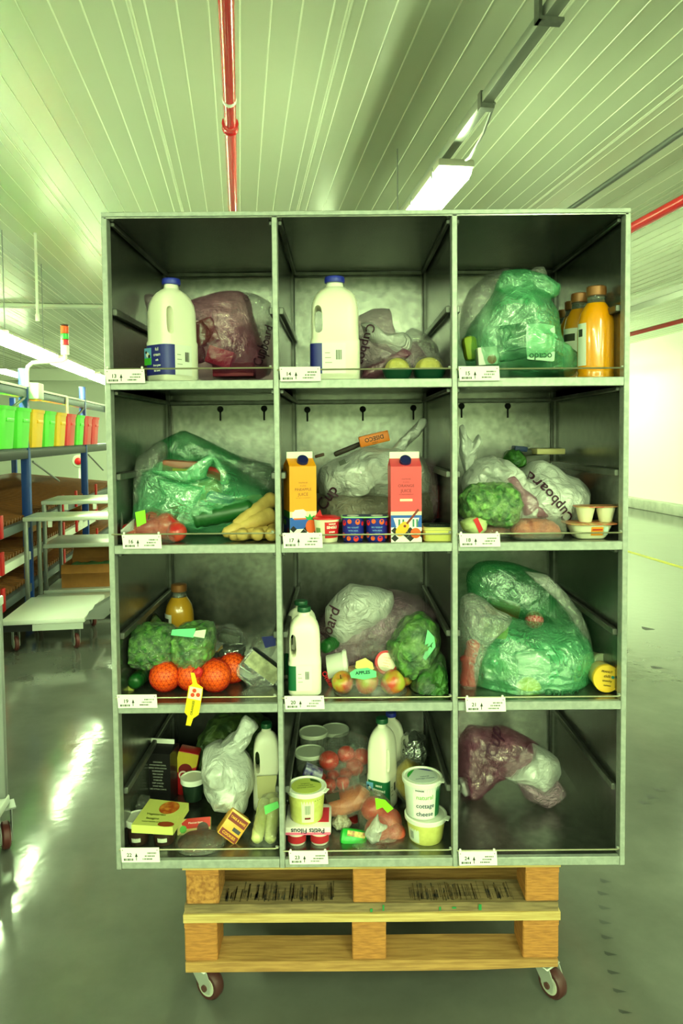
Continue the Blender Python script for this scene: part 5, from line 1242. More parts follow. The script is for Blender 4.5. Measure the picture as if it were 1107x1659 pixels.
t = leafy('round lettuce in clear wrap, right of cell twenty', [(626, 1052), (640, 1022), (662, 998), (688, 996), (708, 1012), (712, 1046), (694, 1078), (664, 1098), (640, 1082)], .15, .16, 2, 1, LEAF, 'lettuce', 'lettuce', seed=9, wr=.014, wf=26)
patch(t, [(693, 1020), (704, 1032), (706, 1048), (690, 1070), (685, 1066), (695, 1042), (688, 1046)], .065, plain((120, 210, 150)), 'sticker')
leafy('smaller leafy greens in clear wrap below the lettuce', [(664, 1126), (672, 1098), (692, 1072), (712, 1056), (728, 1078), (733, 1110), (728, 1130), (700, 1132)], .12, .13, 2, 1, LEAFD, 'leafy_greens', 'greens', seed=19, wr=.012, wf=26)
m_apm = mat('apple_mixed', (176, 176, 60), .3, var=(22, .95, (196, 48, 36)), coat=.3)
AQ = [(556, 1116, 18, .075, (R(30), R(-20), 0)), (594, 1118, 19, .07, (R(15), R(10), 1)), (636, 1119, 20, .065, (R(62), R(8), 2)), (575, 1104, 16, .14, (0, 0, 3)), (617, 1104, 16, .14, (R(-20), 0, 4)), (655, 1110, 16, .13, (0, 0, 5))]
for i, (x, y, rp_, yy, ro) in enumerate(AQ):
    apple('red and green bagged apple, cell twenty, '+['front left', 'front middle', 'front right showing its dimple', 'back left', 'back middle', 'back right'][i], x, y, rp_, yy, m_apm, 'apples in cell twenty', ro, 2, sit=True)
t, b1 = bag('clear bag holding the apples, with green apple label', [(540, 1130), (545, 1098), (562, 1085), (590, 1076), (625, 1082), (652, 1094), (660, 1120), (656, 1138), (600, 1140), (545, 1138)], .095, .14, CLEAR, 2, 1, name='apple_bag', seed=33, wr=.005, wf=22)
patch(t, [(567, 1090), (576, 1084), (596, 1082), (610, 1088), (610, 1097), (590, 1101), (569, 1098)], .035, plain((110, 214, 150)), 'bag_label')
patch(t, [(577, 1072), (592, 1066), (604, 1074), (606, 1084), (590, 1088), (576, 1082)], .036, plain((226, 216, 120)), 'label_cow_patch')
q = P(588, 1090, .034); me = text_mesh('APPLES', .0125, plain((20, 60, 60)), .0004); me.transform(Matrix.Translation(q-t.location) @ Matrix.Rotation(R(-4), 4, 'Y') @ Matrix.Rotation(PI/2, 4, 'X')); link('lettering', me, t)
k_ = (.13-CAM.y)/F_
t = tub('red pot with white printed lid tipped towards the front above the apples', P(622, 1078, .15).x, .15, P(622, 1078, .15).z, 18*k_, 16*k_, .05, m_pr, m_pr, tab=False, name='yogurt_pot', rot=(R(62), R(14), 0), cat='yogurt')
MB().lathe([(15*k_, .0485), (15*k_, .0508)], 28).obj('lid_label', plain((240, 226, 200)), t)
for j in range(4):
    me = text_mesh(('fresh fruit', 'yogurt', 'raspberry', 'low fat')[j], .0055, m_pr); me.transform(Matrix.Translation((0, .012-.0075*j, .0511))); link('lettering', me, t)
xw, ww, hw = at(518, 556, 1062, .19, 2)
t = tub('white tub standing on edge with its lid to the right, behind the apples', P(531, 1096, .17).x, .17, FL[2]+.037, .042, .037, .06, plain((226, 226, 214), .4), m_lwhite, tab=False, rot=(0, R(82), 0), lidh=.012)
q = P(532, 1103, .12); me = text_mesh('Onken', .02, m_pr, .0005)
q.y = .126; me.transform(Matrix.Translation(q) @ Matrix.Rotation(R(60), 4, 'Y') @ Matrix.Rotation(PI/2, 4, 'X')); attach(link('lettering', me), t)
root('cucumber piece on the white tub, cell twenty', (526, 1048), (542, 1040), 11, 11, .15, .2, mat('cucumber_skin', (26, 84, 34), .35), 'cucumber', 'cucumber')
t, b1 = bag('crumpled clear wrapper above the red pot in cell twenty', [(585, 1040), (600, 1030), (622, 1034), (630, 1052), (620, 1066), (600, 1068), (586, 1058)], .18, .08, CLEAR, 2, 1, name='wrapper', cat='wrapper', wr=.01, wf=34)
# 21: large green bag, peppers, tubs lying on their side
t, b1 = bag('huge bulging green and clear shopping bag filling cell twenty one', [(748, 1080), (752, 1040), (775, 1010), (805, 998), (850, 1008), (895, 1012), (928, 1005), (950, 1030), (964, 1070), (955, 1100), (938, 1130), (900, 1139), (820, 1139), (760, 1137)], .20, .28, F_GRN, 2, 2, seed=61, wr=.011, knot=(930, 1080), kamp=.016, kn=12)
b2 = more(t, [(745, 1000), (748, 968), (765, 960), (785, 970), (805, 988), (830, 998), (815, 1015), (790, 1040), (772, 1085), (765, 1125), (746, 1130)], .13, .14, F_GRY, 2, 2, 'clear_side', seed=63)
b3 = more(t, [(760, 968), (755, 930), (775, 910), (800, 907), (840, 914), (885, 930), (915, 960), (940, 990), (958, 1040), (963, 1068), (950, 1060), (925, 1022), (895, 1010), (850, 1004), (800, 985)], .32, .14, F_GRD, 2, 2, 'bag_mouth', seed=65)
more(t, [(850, 925), (885, 930), (915, 958), (942, 992), (958, 1035), (962, 1062), (950, 1050), (930, 1005), (905, 975), (880, 950)], .2, .05, F_GRY, 2, 2, 'clear_rim', seed=67)
scrawl('ocado', 906, 1118, 24, 176, .08, [b1], m_mgrn, t, bold=.0004)
t, b4 = bag('green pepper mass inside the huge green bag', [(775, 1075), (800, 1055), (835, 1065), (842, 1100), (830, 1132), (780, 1134)], .22, .12, LEAFD, 2, 2, name='green_pepper', cat='pepper', part='skin', wr=.004, seed=3)
for i, (a, b) in enumerate((((752, 1112), (768, 1036)), ((764, 1124), (756, 1060)))):
    root('red pepper seen through the clear side of the huge green bag, '+['upper', 'lower'][i], a, b, 9, 12, .13, .13, mat('pepper_red', (214, 44, 40), .3, coat=.4), 'red_pepper', 'pepper', 'red peppers')
t, rr = ball('yellow lemon disc at the bottom of the huge green bag', 857, 1118, 21, .11, mat('lemon', (226, 206, 30), .4), 'lemon', 'lemon', squash=1)
t, rr = ball('red patterned ball poking from the mouth of the huge green bag', 866, 1004, 15, .27, mat('red_print', (170, 24, 30), .4, var=(160, .6, (220, 190, 180))), 'patterned_ball', 'pack')
pack('cream pack inside the upper left of the huge green bag', 800, 1018, .22, .08, .05, .06, -10, plain((170, 180, 70)), bev=.015)
pack('brown snack pack deep in the mouth of the huge green bag', 815, 985, .34, .10, .05, .06, -15, plain((110, 80, 40)), bev=.012)
pack('white pack inside the huge green bag', 862, 1075, .24, .10, .06, .06, 5, m_lwhite, bev=.015)
k_ = (.07-CAM.y)/F_
qz = FL[2]+.0395
t = tub('yellow lidded tub lying on its side, lid to the front, right of the green bag', P(985, 1105, .05).x, .11, qz, .0355, .034, .055, plain((206, 190, 130), .4), mat('lid_yellow', (236, 190, 60), .4), tab=False, rot=(R(90), 0, 0))
for j in range(4):
    me = text_mesh(('PEANUT', 'chilli', 'crunchy', 'cashews')[j], (.008, .010, .008, .006)[j], plain((90, 60, 20)), .0002); me.transform(Matrix.Translation((0, .020-.0125*j, .0560)) @ Matrix.Rotation(R(-8), 4, 'Z')); link('lettering', me, t)
MB().lathe([(.004, .0525), (.004, .0560)], 14, c=(.016, .004, 0)).obj('lid_spot', plain((40, 130, 130)), t)
t = tub('pale lidded tub lying behind the yellow lidded tub', P(970, 1093, .13).x, .19, qz, .034, .033, .055, plain((190, 190, 150), .4), plain((196, 206, 170), .4), tab=False, rot=(R(84), 0, R(20)))

# ------------------------------------------------------------------ row four
# 22
t, w_, d_, h_, z1, z2 = carton('black drink carton with white top, at the back left of cell twenty two', 240, 288, 1197, .33, 3, plain((26, 24, 26), .35), R(-8), wpx=42)
for j in range(10): text(('CONTAINS', 'WHOLE MILK CHOC', 'DRINK WITH COCOA', 'INGREDIENTS', 'MILK SUGAR', 'COCOA 2%', 'STABILISER', 'KEEP CHILLED', 'SHAKE WELL', 'USE WITHIN 3 DAYS')[j], .0058, plain((190, 190, 180)), t, 0, (.70-.05*j)*h_, -d_/2-.0008)
pk = pack('red and yellow fruit pouch beside the black carton', 302, 1248, .37, .065, .14, .05, -12, mat('pouch_red', (190, 24, 34), .4), name='fruit_pouch', cat='pouch')
decal([(-.0325, -.005), (.0325, .03), (.0325, .068), (-.0325, .068)], plain((196, 170, 50)), pk, -.0256); decal(circ(.0, .012, .022, 20), plain((110, 16, 24)), pk, -.026, 'fruit_print'); decal(circ(-.004, -.004, .014, 20), plain((226, 206, 190)), pk, -.0265, 'fruit_print'); decal(circ(-.004, -.004, .009, 20), plain((150, 30, 40)), pk, -.027, 'fruit_print')
t, b1 = bag('crumpled white carrier bag knotted at the top, centre of cell twenty two', [(328, 1240), (330, 1215), (346, 1206), (372, 1210), (394, 1218), (408, 1236), (412, 1262), (404, 1290), (400, 1312), (380, 1312), (352, 1306), (342, 1290), (335, 1270)], .22, .18, F_WHT, 3, 0, seed=71, wr=.016, wf=13, knot=(372, 1208), kamp=.016)
more(t, [(350, 1216), (358, 1204), (378, 1192), (392, 1166), (398, 1159), (412, 1166), (419, 1178), (410, 1192), (398, 1214), (380, 1222)], .22, .07, F_WHT, 3, 0, 'knotted_top', seed=73, wr=.012, wf=22)
t = milk('milk bottle with dark green cap at the right of cell twenty two', 409, 456, 1171, .27, 3, 'green', R(6), 'milk bottles on the rack', lab=False)
patchw(t, [(416, 1258), (448, 1256), (450, 1292), (418, 1294)], .222, plain((206, 200, 150)), 'printed_label')
k_ = (.3-CAM.y)/F_
t = tub('small dark tub with white rim beside the white bag', P(313, 1283, .3).x, .3, FL[3]+.012, 19*k_, 15*k_, .07, plain((34, 52, 40), .3), m_lwhite, tab=False, lidh=.016)
LEAFX = mat('leaf_dark_olive', (36, 58, 28), .6, var=(26, .9, (70, 90, 40)), bump=(60, .8))  # dull dark green of the rear leafy bunches
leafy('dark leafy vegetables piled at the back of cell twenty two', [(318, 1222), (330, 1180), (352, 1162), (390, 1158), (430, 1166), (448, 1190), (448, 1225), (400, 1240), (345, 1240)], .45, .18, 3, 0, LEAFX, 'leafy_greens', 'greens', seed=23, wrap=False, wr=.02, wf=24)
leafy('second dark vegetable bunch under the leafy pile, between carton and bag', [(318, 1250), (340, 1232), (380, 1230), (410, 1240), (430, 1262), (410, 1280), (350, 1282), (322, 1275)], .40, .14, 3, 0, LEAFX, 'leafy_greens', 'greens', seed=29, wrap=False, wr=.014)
# flat quiche box resting on two pots
def flat_box(label, corners, z, th, m, r):
    """box whose top face has these four pixel corners (front left, front right, back right, back left) at height z"""
    c = [PZ(x, y, z) for x, y in corners]; o = sum(c, Vector())/4; o.z = z-th
    t = thing('food_box', label, 'box', o)
    MB().add([(q.x-o.x, q.y-o.y, 0) for q in c]+[(q.x-o.x, q.y-o.y, th) for q in c], [(3, 2, 1, 0), (4, 5, 6, 7), (0, 1, 5, 4), (1, 2, 6, 5), (2, 3, 7, 6), (3, 0, 4, 7)]).obj('pack_body', m, t, sharp=10)
    def uv(a, b, dz=.0008):
        q = (c[0]*(1-a)+c[1]*a)*(1-b)+(c[3]*(1-a)+c[2]*a)*b; return (q.x-o.x, q.y-o.y, th+dz)
    return t, uv
m_lime = mat('lime_card_box', (206, 206, 110), .4)
ztop = FL[3]+.098
bxt, uv = flat_box('pale green ready meal box lying on the two white pots, cell twenty two', ((213, 1336), (280, 1340), (306, 1301), (243, 1294)), ztop, .022, m_lime, 3)
MB().add([uv(.5+.32*math.cos(a)*.75+.12, .72+.26*math.sin(a), .001) for a in [2*PI*k/18 for k in range(18)]], [tuple(range(18))]).obj('food_picture', mat('chicken_print', (176, 70, 24), .4, var=(60, .9, (220, 140, 50))), bxt, sharp=0)
MB().add([uv(.8+.2*math.cos(a), .08+.10*math.sin(a), .001) for a in [2*PI*k/12 for k in range(12)]], [tuple(range(12))]).obj('food_picture', plain((150, 60, 26)), bxt, sharp=0)
def flat_text(t, uv, s, sz, m, a, b, rz=0):
    me = text_mesh(s, sz, m, .0002); x0, y0, z0 = uv(a, b, .0012); x1, y1, _ = uv(a+.1, b, 0); an = math.atan2(y1-y0, x1-x0)+rz
    me.transform(Matrix.Translation((x0, y0, z0)) @ Matrix.Rotation(an, 4, 'Z')); return link('lettering', me, t)
m_gt = plain((90, 90, 30))
for s, sz, a, b in (('Vegetarian', .013, .42, .42), ('lasagne', .013, .40, .26), ('roasted vegetable layers', .0055, .42, .14)): flat_text(bxt, uv, s, sz, m_gt, a, b)
for i, (x0, x1) in enumerate(((203, 246), (244, 289))):
    k_ = (.07-CAM.y)/F_; rt = (x1-x0)/2*k_/1.07
    t = tub('white lidded cream pot under the pale green box, '+['left', 'right'][i]+' one', P((x0+x1)/2, 1360, .09).x, .09, FL[3], rt, rt*.78, .073, plain((60, 40, 34), .35), m_lwhite, 'cream pots under the box', tab=False, lidh=.018)
    cyl_band(t, rt, rt*.78, .073, .012, .054, -25, 28, plain((226, 226, 206)))
t, b1 = bag('clear food wrapper crumpled at the left wall of cell twenty two', [(196, 1330), (202, 1305), (222, 1292), (242, 1296), (232, 1320), (216, 1342), (200, 1345)], .16, .08, CLEAR, 3, 0, name='wrapper', cat='wrapper', wr=.01, wf=28)
# sleeve pack and dark tray in front
t, b1 = bag('dark bowl of ready salad in clear plastic, front of cell twenty two', [(288, 1362), (300, 1354), (330, 1350), (360, 1354), (362, 1364), (350, 1382), (320, 1388), (296, 1382)], .085, .10, mat('salad_brown', (96, 58, 40), .5, var=(50, .9, (60, 40, 30))), 3, 0, name='salad_bowl', cat='bowl', part='contents', wr=.003)
more(t, [(284, 1360), (300, 1350), (330, 1345), (364, 1350), (368, 1362), (355, 1388), (320, 1392), (292, 1388)], .085, .13, CLEAR, 3, 0, 'clear_bowl', wr=.004, wf=30)
slv = pack('cream and red salad sleeve leaning on the dark bowl', 315, 1345, .13, .095, .062, .014, 5, mat('sleeve_cream', (220, 206, 130), .4), name='salad_sleeve', cat='packet', tilt=-30)
decal([(-.03, .005), (.0475, .005), (.0475, .031), (-.02, .031), (-.035, .02)], plain((196, 40, 30)), slv, -.0075); decal(circ(.026, .002, .017, 18), plain((66, 50, 44)), slv, -.008, 'food_picture'); decal(circ(-.030, .004, .010, 16), plain((90, 170, 60)), slv, -.008); decal([(.01, -.031), (.0475, -.031), (.0475, -.012), (.01, -.02)], plain((226, 120, 40)), slv, -.008)
text('Mexican bean', .0075, m_lwhite, slv, .005, .019, -.0079)
for j in range(3): text('with tomato and herbs', .0042, m_gt, slv, -.018, -.010-.006*j, -.0079)
ob = pack('orange and cream baking box tipped on its corner, front of cell twenty two', 378, 1337, .11, .062, .072, .05, -38, mat('baking_card', (236, 170, 60), .42), name='baking_box', cat='box', tilt=-22, yaw=0)
decal(rect(-.028, .028, .008, .030), m_br, ob, -.0256); decal(rect(-.028, .028, -.033, -.016), m_br, ob, -.0256); decal(rect(-.031, .031, .0325, .036), plain((240, 214, 120)), ob, -.0256); decal(rect(.000, .024, -.010, .000), plain((60, 60, 70)), ob, -.0256)
text('TAKE & BAKE', .0082, m_ye, ob, 0, .019, -.026, bold=.0002); text('COOKIES', .010, m_ye, ob, 0, -.0245, -.026, bold=.0002)
m_leek = mat('leek_white', (226, 224, 160), .45, var=(18, .6, (190, 196, 100)), stretch=(1, 1, .25))
for i, (a, b) in enumerate((((416, 1378), (430, 1296)), ((438, 1382), (447, 1294)), ((426, 1380), (441, 1290)))):
    root('leek lying against the right divider of cell twenty two, '+['left', 'right', 'middle at the back'][i]+' one', a, b, 10, 11, .055 if i < 2 else .09, .19 if i < 2 else .22, m_leek, 'leek', 'leek', 'leeks in cell twenty two', lo=FL[3])
t, b1 = bag('clear sleeve around the leeks with green print', [(404, 1384), (412, 1330), (424, 1290), (440, 1284), (454, 1290), (454, 1386), (430, 1390)], .10, .09, CLEAR, 3, 0, name='leek_sleeve', cat='bag', wr=.005, wf=26)
patch(t, [(428, 1306), (450, 1298), (453, 1308), (430, 1320)], .05, plain((110, 200, 110)), 'printed_band')
# 23
m_ly = mat('tub_lime', (216, 214, 120), .4, var=(70, .5, (196, 190, 96))); m_lidw = mat('lid_white', (238, 240, 226), .35)
k_ = (.095-CAM.y)/F_
# twin pack of small yogurts, upside down, under the left tub
zf2 = FL[3]; hp_ = .058
xc = P(500, 1360, .085).x; wp = 76*(.085-CAM.y)/F_
t = thing('yogurt_multipack', 'pink and white yogurt multipack with upside down lettering under the lime tub', 'yogurt', (xc, .115, zf2+.0005))
for i in (-1, 1):
    for j in (-1, 1):
        pt_ = MB().lathe([(wp*.18, 0), (wp*.19, .003), (wp*.215, hp_*.6), (wp*.2, hp_*.62)], 24, c=(i*wp*.25, j*wp*.25, 0)).obj('pot', plain((236, 226, 214), .4), t)
        if j < 0:
            me = MB(); n = 10; r_ = wp*.212
            me.loft([[Vector((i*wp*.25+r_*math.sin(R(-70+140*q/n)), j*wp*.25-r_*math.cos(R(-70+140*q/n)), z)) for q in range(n+1)] for z in (.008, .028)], False, False, close=False).obj('pot_print', plain((190, 40, 50)), pt_)
sl = MB().rbox(-wp/2, wp/2, -wp/2, wp/2, hp_*.6, hp_, .005).obj('card_sleeve', plain((240, 232, 226), .4), t)
MB().box(-wp/2+.002, wp/2-.002, -wp/2-.0006, -wp/2, hp_*.6+.002, hp_*.6+.009).obj('pink_band', plain((236, 110, 150)), sl)
text('Petits Filous', .019, plain((36, 30, 60)), sl, 0, hp_*.84, -wp/2-.0008, PI, bold=.0005)
MB().box(0, wp*.45, -wp*.3, wp*.3, hp_, hp_+.0008).obj('red_print', plain((214, 50, 70)), sl)
zl = zf2+hp_+.001
rt = 31.5*k_; ht = P(497, 1272, .105).z-zl
tl = tub('lime green tub with white lid and yellow label on the yogurt multipack', P(497, 1305, .105).x, .105, zl, rt, rt*.84, ht, m_ly, m_lidw, 'lidded dairy tubs')
MB().lathe([(rt*.8, ht-.0029), (rt*.8, ht-.002)], 32).obj('lid_label', plain((200, 208, 100)), tl); MB().add([(rt*.8*math.cos(R(a)), rt*.8*math.sin(R(a)), ht-.0018) for a in range(20, 85, 5)]+[(.2*rt, .5*rt, ht-.0018)], [tuple(range(14))]).obj('lid_print', plain((60, 90, 30)), tl, sharp=0)
for j, s in enumerate(('organic', 'reduced fat', 'soured cream')):
    me = text_mesh(s, .009, plain((70, 90, 30)), .0001); me.transform(Matrix.Rotation(R(8), 4, 'Z') @ Matrix.Translation((-.002, .012-.011*j, ht-.0015))); link('lettering', me, tl)
cyl_band(tl, rt, rt*.84, ht, ht*.08, ht*.86, -14, 28, plain((226, 230, 200))); cyl_band(tl, rt, rt*.84, ht, ht*.72, ht*.86, 29, 88, plain((90, 120, 30)), 'printed_band'); cyl_band(tl, rt, rt*.84, ht, ht*.18, ht*.24, -4, 16, plain((120, 30, 30)), 'printed_band', 1.02)
for a in range(-2, 16, 3): cyl_band(tl, rt, rt*.84, ht, ht*.34, ht*.62, a, a+1.2, m_ink, 'barcode_bar', 1.02, 2)
# cottage cheese, two tubs stacked
rt = 33*k_; h1 = P(690, 1316, .10).z-FL[3]
t = tub('lower lime tub with white lid under the cottage cheese tub', P(690, 1340, .10).x, .10, FL[3], rt, rt*.84, h1, m_ly, m_lidw, 'lidded dairy tubs')
cyl_band(t, rt, rt*.84, h1, h1*.08, h1*.86, -75, -28, plain((220, 226, 206))); cyl_band(t, rt, rt*.84, h1, h1*.74, h1*.85, -27, 85, plain((90, 120, 30)), 'printed_band')
for a in range(-62, -48, 3): cyl_band(t, rt, rt*.84, h1, h1*.2, h1*.5, a, a+1.2, m_ink, 'barcode_bar', 1.02, 2)
zl = FL[3]+h1+.0005; h2 = P(684, 1256, .10).z-zl; rt = 31.5*k_
t = tub('natural cottage cheese tub with white lid, standing on a lime tub', P(684.5, 1290, .10).x, .10, zl, rt, rt*.84, h2, plain((226, 232, 222), .4), m_lidw, 'lidded dairy tubs')
t.rotation_euler = (0, 0, R(-150)); t.rotation_euler = (0, 0, 0)
MB().lathe([(rt*.8, h2-.0029), (rt*.8, h2-.002)], 32).obj('lid_label', plain((206, 214, 206)), t)
MB().add([(rt*.79*math.cos(R(a)), rt*.79*math.sin(R(a)), h2-.0018) for a in range(35, 110, 5)], [tuple(range(15))]).obj('lid_print', plain((50, 54, 130)), t, sharp=0); MB().add([(rt*.79*math.cos(R(a)), rt*.79*math.sin(R(a)), h2-.0018) for a in range(115, 200, 5)], [tuple(range(17))]).obj('lid_print', plain((50, 160, 60)), t, sharp=0)
for j, s in enumerate(('natural', 'cottage cheese')):
    me = text_mesh(s, .009, plain((40, 50, 110)), .0001); me.transform(Matrix.Translation((.006, -.004-.011*j, h2-.0015)) @ Matrix.Rotation(R(10), 4, 'Z')); link('lettering', me, t)
cyl_band(t, rt, rt*.84, h2, h2*.05, h2*.86, -38, 40, plain((240, 242, 232))); cyl_band(t, rt, rt*.84, h2, h2*.05, h2*.86, 41, 75, plain((40, 120, 70)), 'printed_band')
cyl_text(t, 'natural', .0175, plain((110, 170, 40)), rt, rt*.84, h2, h2*.62, 2, .0001); cyl_text(t, 'cottage', .0175, plain((30, 30, 80)), rt, rt*.84, h2, h2*.39, 4, .0003); cyl_text(t, 'cheese', .0175, plain((30, 30, 80)), rt, rt*.84, h2, h2*.17, 2, .0003)
cyl_text(t, 'WAITROSE', .005, plain((60, 60, 80)), rt, rt*.84, h2, h2*.80, -15)
t = milk('milk bottle with green cap and green label, centre of cell twenty three', 596, 643, 1163, .27, 3, 'green', R(62), 'milk bottles on the rack'); label_art(t, ('semi', 'skimmed', 'milk', 'fresh'))
milk('rear milk bottle with blue cap behind the green capped one, cell twenty three', 612, 656, 1154, .40, 3, 'blue', R(5), 'milk bottles on the rack', lab=False)
# clear tubs at the back left
F_TUB = film('tub_clear', (210, 214, 200), .4, .3, .15, .1, 10, .1)
for i, (x0, x1, yt, Y, zo, nm) in enumerate(((485, 532, 1184, .44, .0, 'upper left'), (520, 566, 1180, .52, .0, 'upper right'), (478, 527, 1216, .34, .0, 'lower, nearer the divider'))):
    xc, w_, h_ = at(x0, x1, yt, Y, 3)
    t = tub('clear lidded deli tub stacked at the back of cell twenty three, '+nm, xc, Y, FL[3], w_/2/1.06, w_/2*.85, h_, F_TUB, plain((190, 196, 176), .3), 'clear deli tubs', tab=False)
    MB().lathe([(w_*.40, .006), (w_*.41, h_*.6)], 24).obj('filling', plain((170, 176, 150)), t)
for i, (x, y, rp_, yy, nm) in enumerate(((533, 1232, 17, .30, 'left'), (561, 1222, 15, .34, 'middle'), (586, 1226, 15, .33, 'right'), (575, 1243, 15, .30, 'lower'))):
    ball('red tomato in the clear bag of cell twenty three, '+nm+' one', x, y, rp_, yy, mat('tomato', (200, 40, 26), .25, coat=.4), 'tomato', 'tomato', 'tomatoes in the clear bag', .9)
t, b1 = bag('clear bag of tomatoes behind the strawberry punnet', [(515, 1242), (520, 1212), (545, 1196), (570, 1190), (598, 1200), (602, 1240), (570, 1260), (530, 1258)], .31, .16, CLEAR, 3, 1, name='tomato_bag', seed=44, wr=.008, wf=24)
xc = P(545, 1265, .25).x
t = thing('fruit_punnet', 'clear punnet of red strawberries tipped behind the lime tub', 'punnet', (xc, .25, P(545, 1283, .25).z), 0, None, rot=(0, R(-10), 0))
t.location.z = max(t.location.z, FL[3]+.04)
MB().loft([superring(.16*s, .11*s, z, 40, 6) for s, z in ((.86, 0), (.9, .002), (1, .058), (1.04, .06), (1.04, .063), (.5, .066), (.05, .066))]).obj('clear_box', CLEAR, t)
for k in range(5): MB().box(-.07+.032*k, -.067+.032*k, -.057, -.055, .006, .056).obj('box_rib', CLEAR, t)
for k in range(6):
    q = Vector((-.055+.04*(k % 3)+.01*(k//3), -.022+.05*(k//3), .03)); rr = .021
    L_ = Matrix.Translation(t.location) @ Matrix.Rotation(R(-10), 4, 'Y')
    f = thing('strawberry', 'red strawberry in the tipped clear punnet, '+['front left', 'front middle', 'front right', 'rear left', 'rear middle', 'rear right'][k]+' one', 'strawberry', L_ @ q, 0, 'strawberries in the punnet')
    MB().lathe([(.001, -.024), (rr*.5, -.016), (rr*.9, -.002), (rr, .008), (rr*.8, .018), (rr*.3, .022), (.001, .021)], 16).obj('skin', mat('strawberry', (176, 22, 22), .3, var=(200, .5, (220, 60, 40))), f, sharp=180)
t, b1 = bag('tray of peach coloured sausages under the strawberry punnet', [(524, 1312), (530, 1292), (552, 1284), (585, 1274), (600, 1284), (596, 1304), (570, 1314), (540, 1318)], .2, .08, mat('peach_meat', (206, 120, 80), .4, var=(30, .7, (180, 84, 56))), 3, 1, name='sausage_tray', cat='meat pack', part='meat', wr=.006)
more(t, [(520, 1314), (528, 1290), (552, 1281), (588, 1270), (604, 1282), (600, 1306), (570, 1318), (540, 1322)], .2, .10, CLEAR, 3, 1, 'wrap_film', wr=.004, wf=24)
patch(t, [(527, 1288), (549, 1283), (551, 1295), (530, 1301)], .155, plain((46, 42, 30)), 'dark_label')
pack('purple printed film pack behind the lime tub', 507, 1251, .22, .055, .028, .04, -26, mat('purple_film_print', (70, 60, 130), .3, var=(60, .8, (190, 190, 200))), name='film_pack')
for i, (x, y, rp_, yy) in enumerate(((604, 1310, 20, .17), (630, 1330, 22, .15), (612, 1345, 22, .12), (640, 1350, 18, .12))):
    ball('red fruit in the clear bag beside the cottage cheese, '+['top', 'right', 'front', 'low right'][i]+' one', x, y, rp_, yy, mat('red_fruit', (196, 60, 54), .35, var=(24, .6, (214, 110, 80)), coat=.3), 'nectarine', 'nectarine', 'nectarines in the clear bag', .95)
t, b1 = bag('clear bag of red fruit with green sticker and white knot, beside the cottage cheese', [(581, 1320), (588, 1298), (604, 1285), (618, 1288), (636, 1306), (652, 1330), (654, 1345), (640, 1366), (610, 1374), (590, 1368), (584, 1345)], .13, .13, CLEAR, 3, 1, name='fruit_bag', seed=55, wr=.007, wf=20, knot=(610, 1345), kamp=.01)
more(t, [(590, 1352), (600, 1336), (612, 1318), (617, 1334), (628, 1338), (618, 1346), (615, 1362), (600, 1366)], .055, .03, F_MLK, 3, 1, 'white_knot', seed=5, wr=.008, wf=40)
patch(t, [(608, 1293), (624, 1296), (638, 1310), (628, 1317), (620, 1308), (610, 1312)], .055, mat('sticker_green', (140, 220, 30), .4), 'sticker')
pk = pack('green film pack lying in front of the red fruit bag', 573, 1357, .09, .075, .045, .03, -10, mat('green_film_pack', (30, 170, 50), .3, bump=(50, .6)), name='film_pack', tilt=-30, bev=.012)
decal(rect(-.02, .03, .002, .016), mat('meat_print', (150, 60, 30), .4, var=(80, .9, (214, 190, 90))), pk, -.0156)
t, b1 = bag('clear crumpled film end below the green pack', [(570, 1372), (590, 1362), (612, 1368), (628, 1376), (600, 1388), (575, 1386)], .06, .05, CLEAR, 3, 1, name='wrapper', cat='wrapper', wr=.006, wf=40)
pack('dark red packet lying on the shelf between tub and fruit bag', 568, 1330, .2, .07, .03, .06, -22, mat('dark_red_pack', (130, 26, 26), .4), bev=.008)
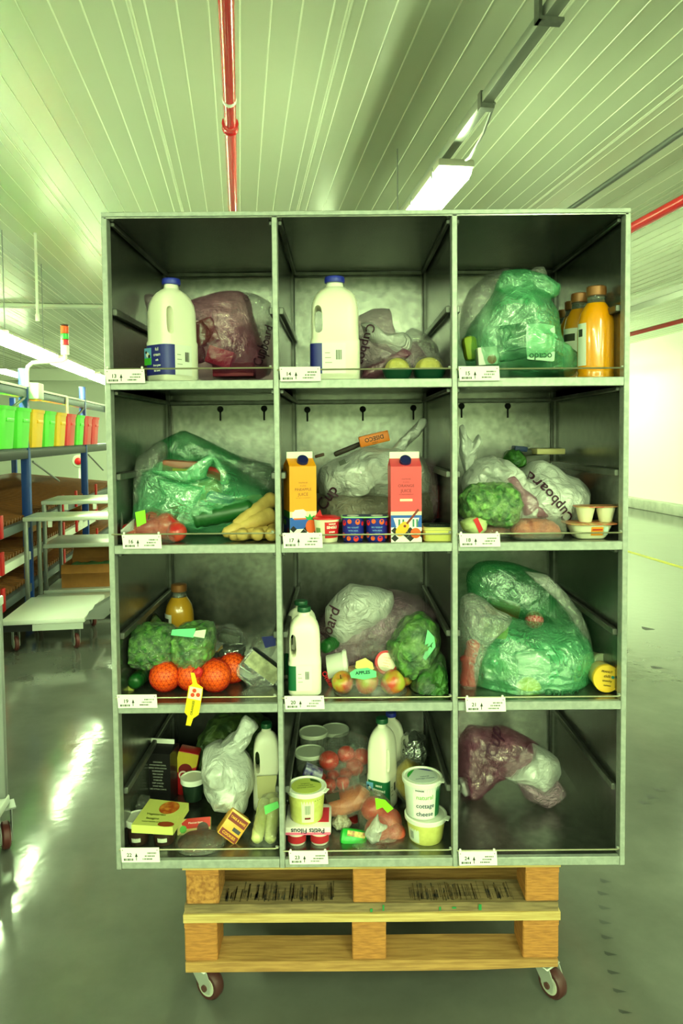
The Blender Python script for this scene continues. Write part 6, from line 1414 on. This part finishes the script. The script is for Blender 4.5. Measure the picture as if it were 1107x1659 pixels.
t, b1 = bag('small white crumbly pack beside the yogurt multipack', [(538, 1330), (548, 1320), (562, 1322), (570, 1334), (560, 1344), (542, 1342)], .16, .05, mat('rice_white', (206, 200, 180), .6, bump=(200, 1.0), var=(120, .8, (150, 140, 110))), 3, 1, name='rice_pack', cat='pack', part='contents', wr=.006, wf=60)
t, b1 = bag('crumpled silver foil parcel behind the cottage cheese', [(650, 1210), (655, 1190), (672, 1184), (688, 1196), (690, 1222), (684, 1238), (662, 1240), (650, 1230)], .36, .10, m_foil, 3, 1, name='foil_parcel', cat='parcel', part='foil', wr=.014, wf=34)
t, b1 = bag('yellowish bag of produce behind the cottage cheese tub', [(640, 1270), (644, 1245), (660, 1232), (680, 1240), (690, 1262), (684, 1290), (655, 1292)], .28, .10, mat('yellow_produce', (186, 160, 60), .5, var=(24, .7, (140, 120, 50))), 3, 1, name='produce_bag', part='contents', wr=.006)
more(t, [(636, 1272), (642, 1242), (660, 1226), (684, 1236), (694, 1262), (688, 1294), (652, 1296)], .28, .13, CLEAR, 3, 1, 'bag_film', wr=.008, wf=24)
# 24
t, b1 = bag('nearly empty mauve and white bag slumped in the otherwise bare last cell', [(742, 1240), (746, 1200), (764, 1178), (790, 1182), (815, 1178), (850, 1192), (872, 1206), (860, 1225), (835, 1245), (812, 1255), (790, 1272), (765, 1288), (748, 1286)], .34, .16, F_PUR, 3, 2, seed=81, wr=.012, knot=(795, 1200), kamp=.012)
b2 = more(t, [(808, 1252), (830, 1240), (855, 1220), (865, 1206), (885, 1214), (905, 1230), (909, 1250), (900, 1268), (880, 1284), (860, 1270), (835, 1266)], .30, .12, F_MLK, 3, 2, 'white_fold', seed=83, wr=.010)
b3 = more(t, [(835, 1265), (860, 1268), (880, 1278), (905, 1266), (918, 1286), (900, 1300), (884, 1308), (868, 1300), (850, 1292)], .265, .08, F_PUR2, 3, 2, 'lower_corner', seed=85)
more(t, [(744, 1262), (752, 1262), (764, 1286), (752, 1290), (744, 1280)], .31, .05, F_MLK, 3, 2, 'white_corner', seed=87)
scrawl('Cup', 806, 1212, 24, 62, .24, [b1, b2], m_mark, t, bold=.0004)

bpy.data.scenes.remove(TMP)
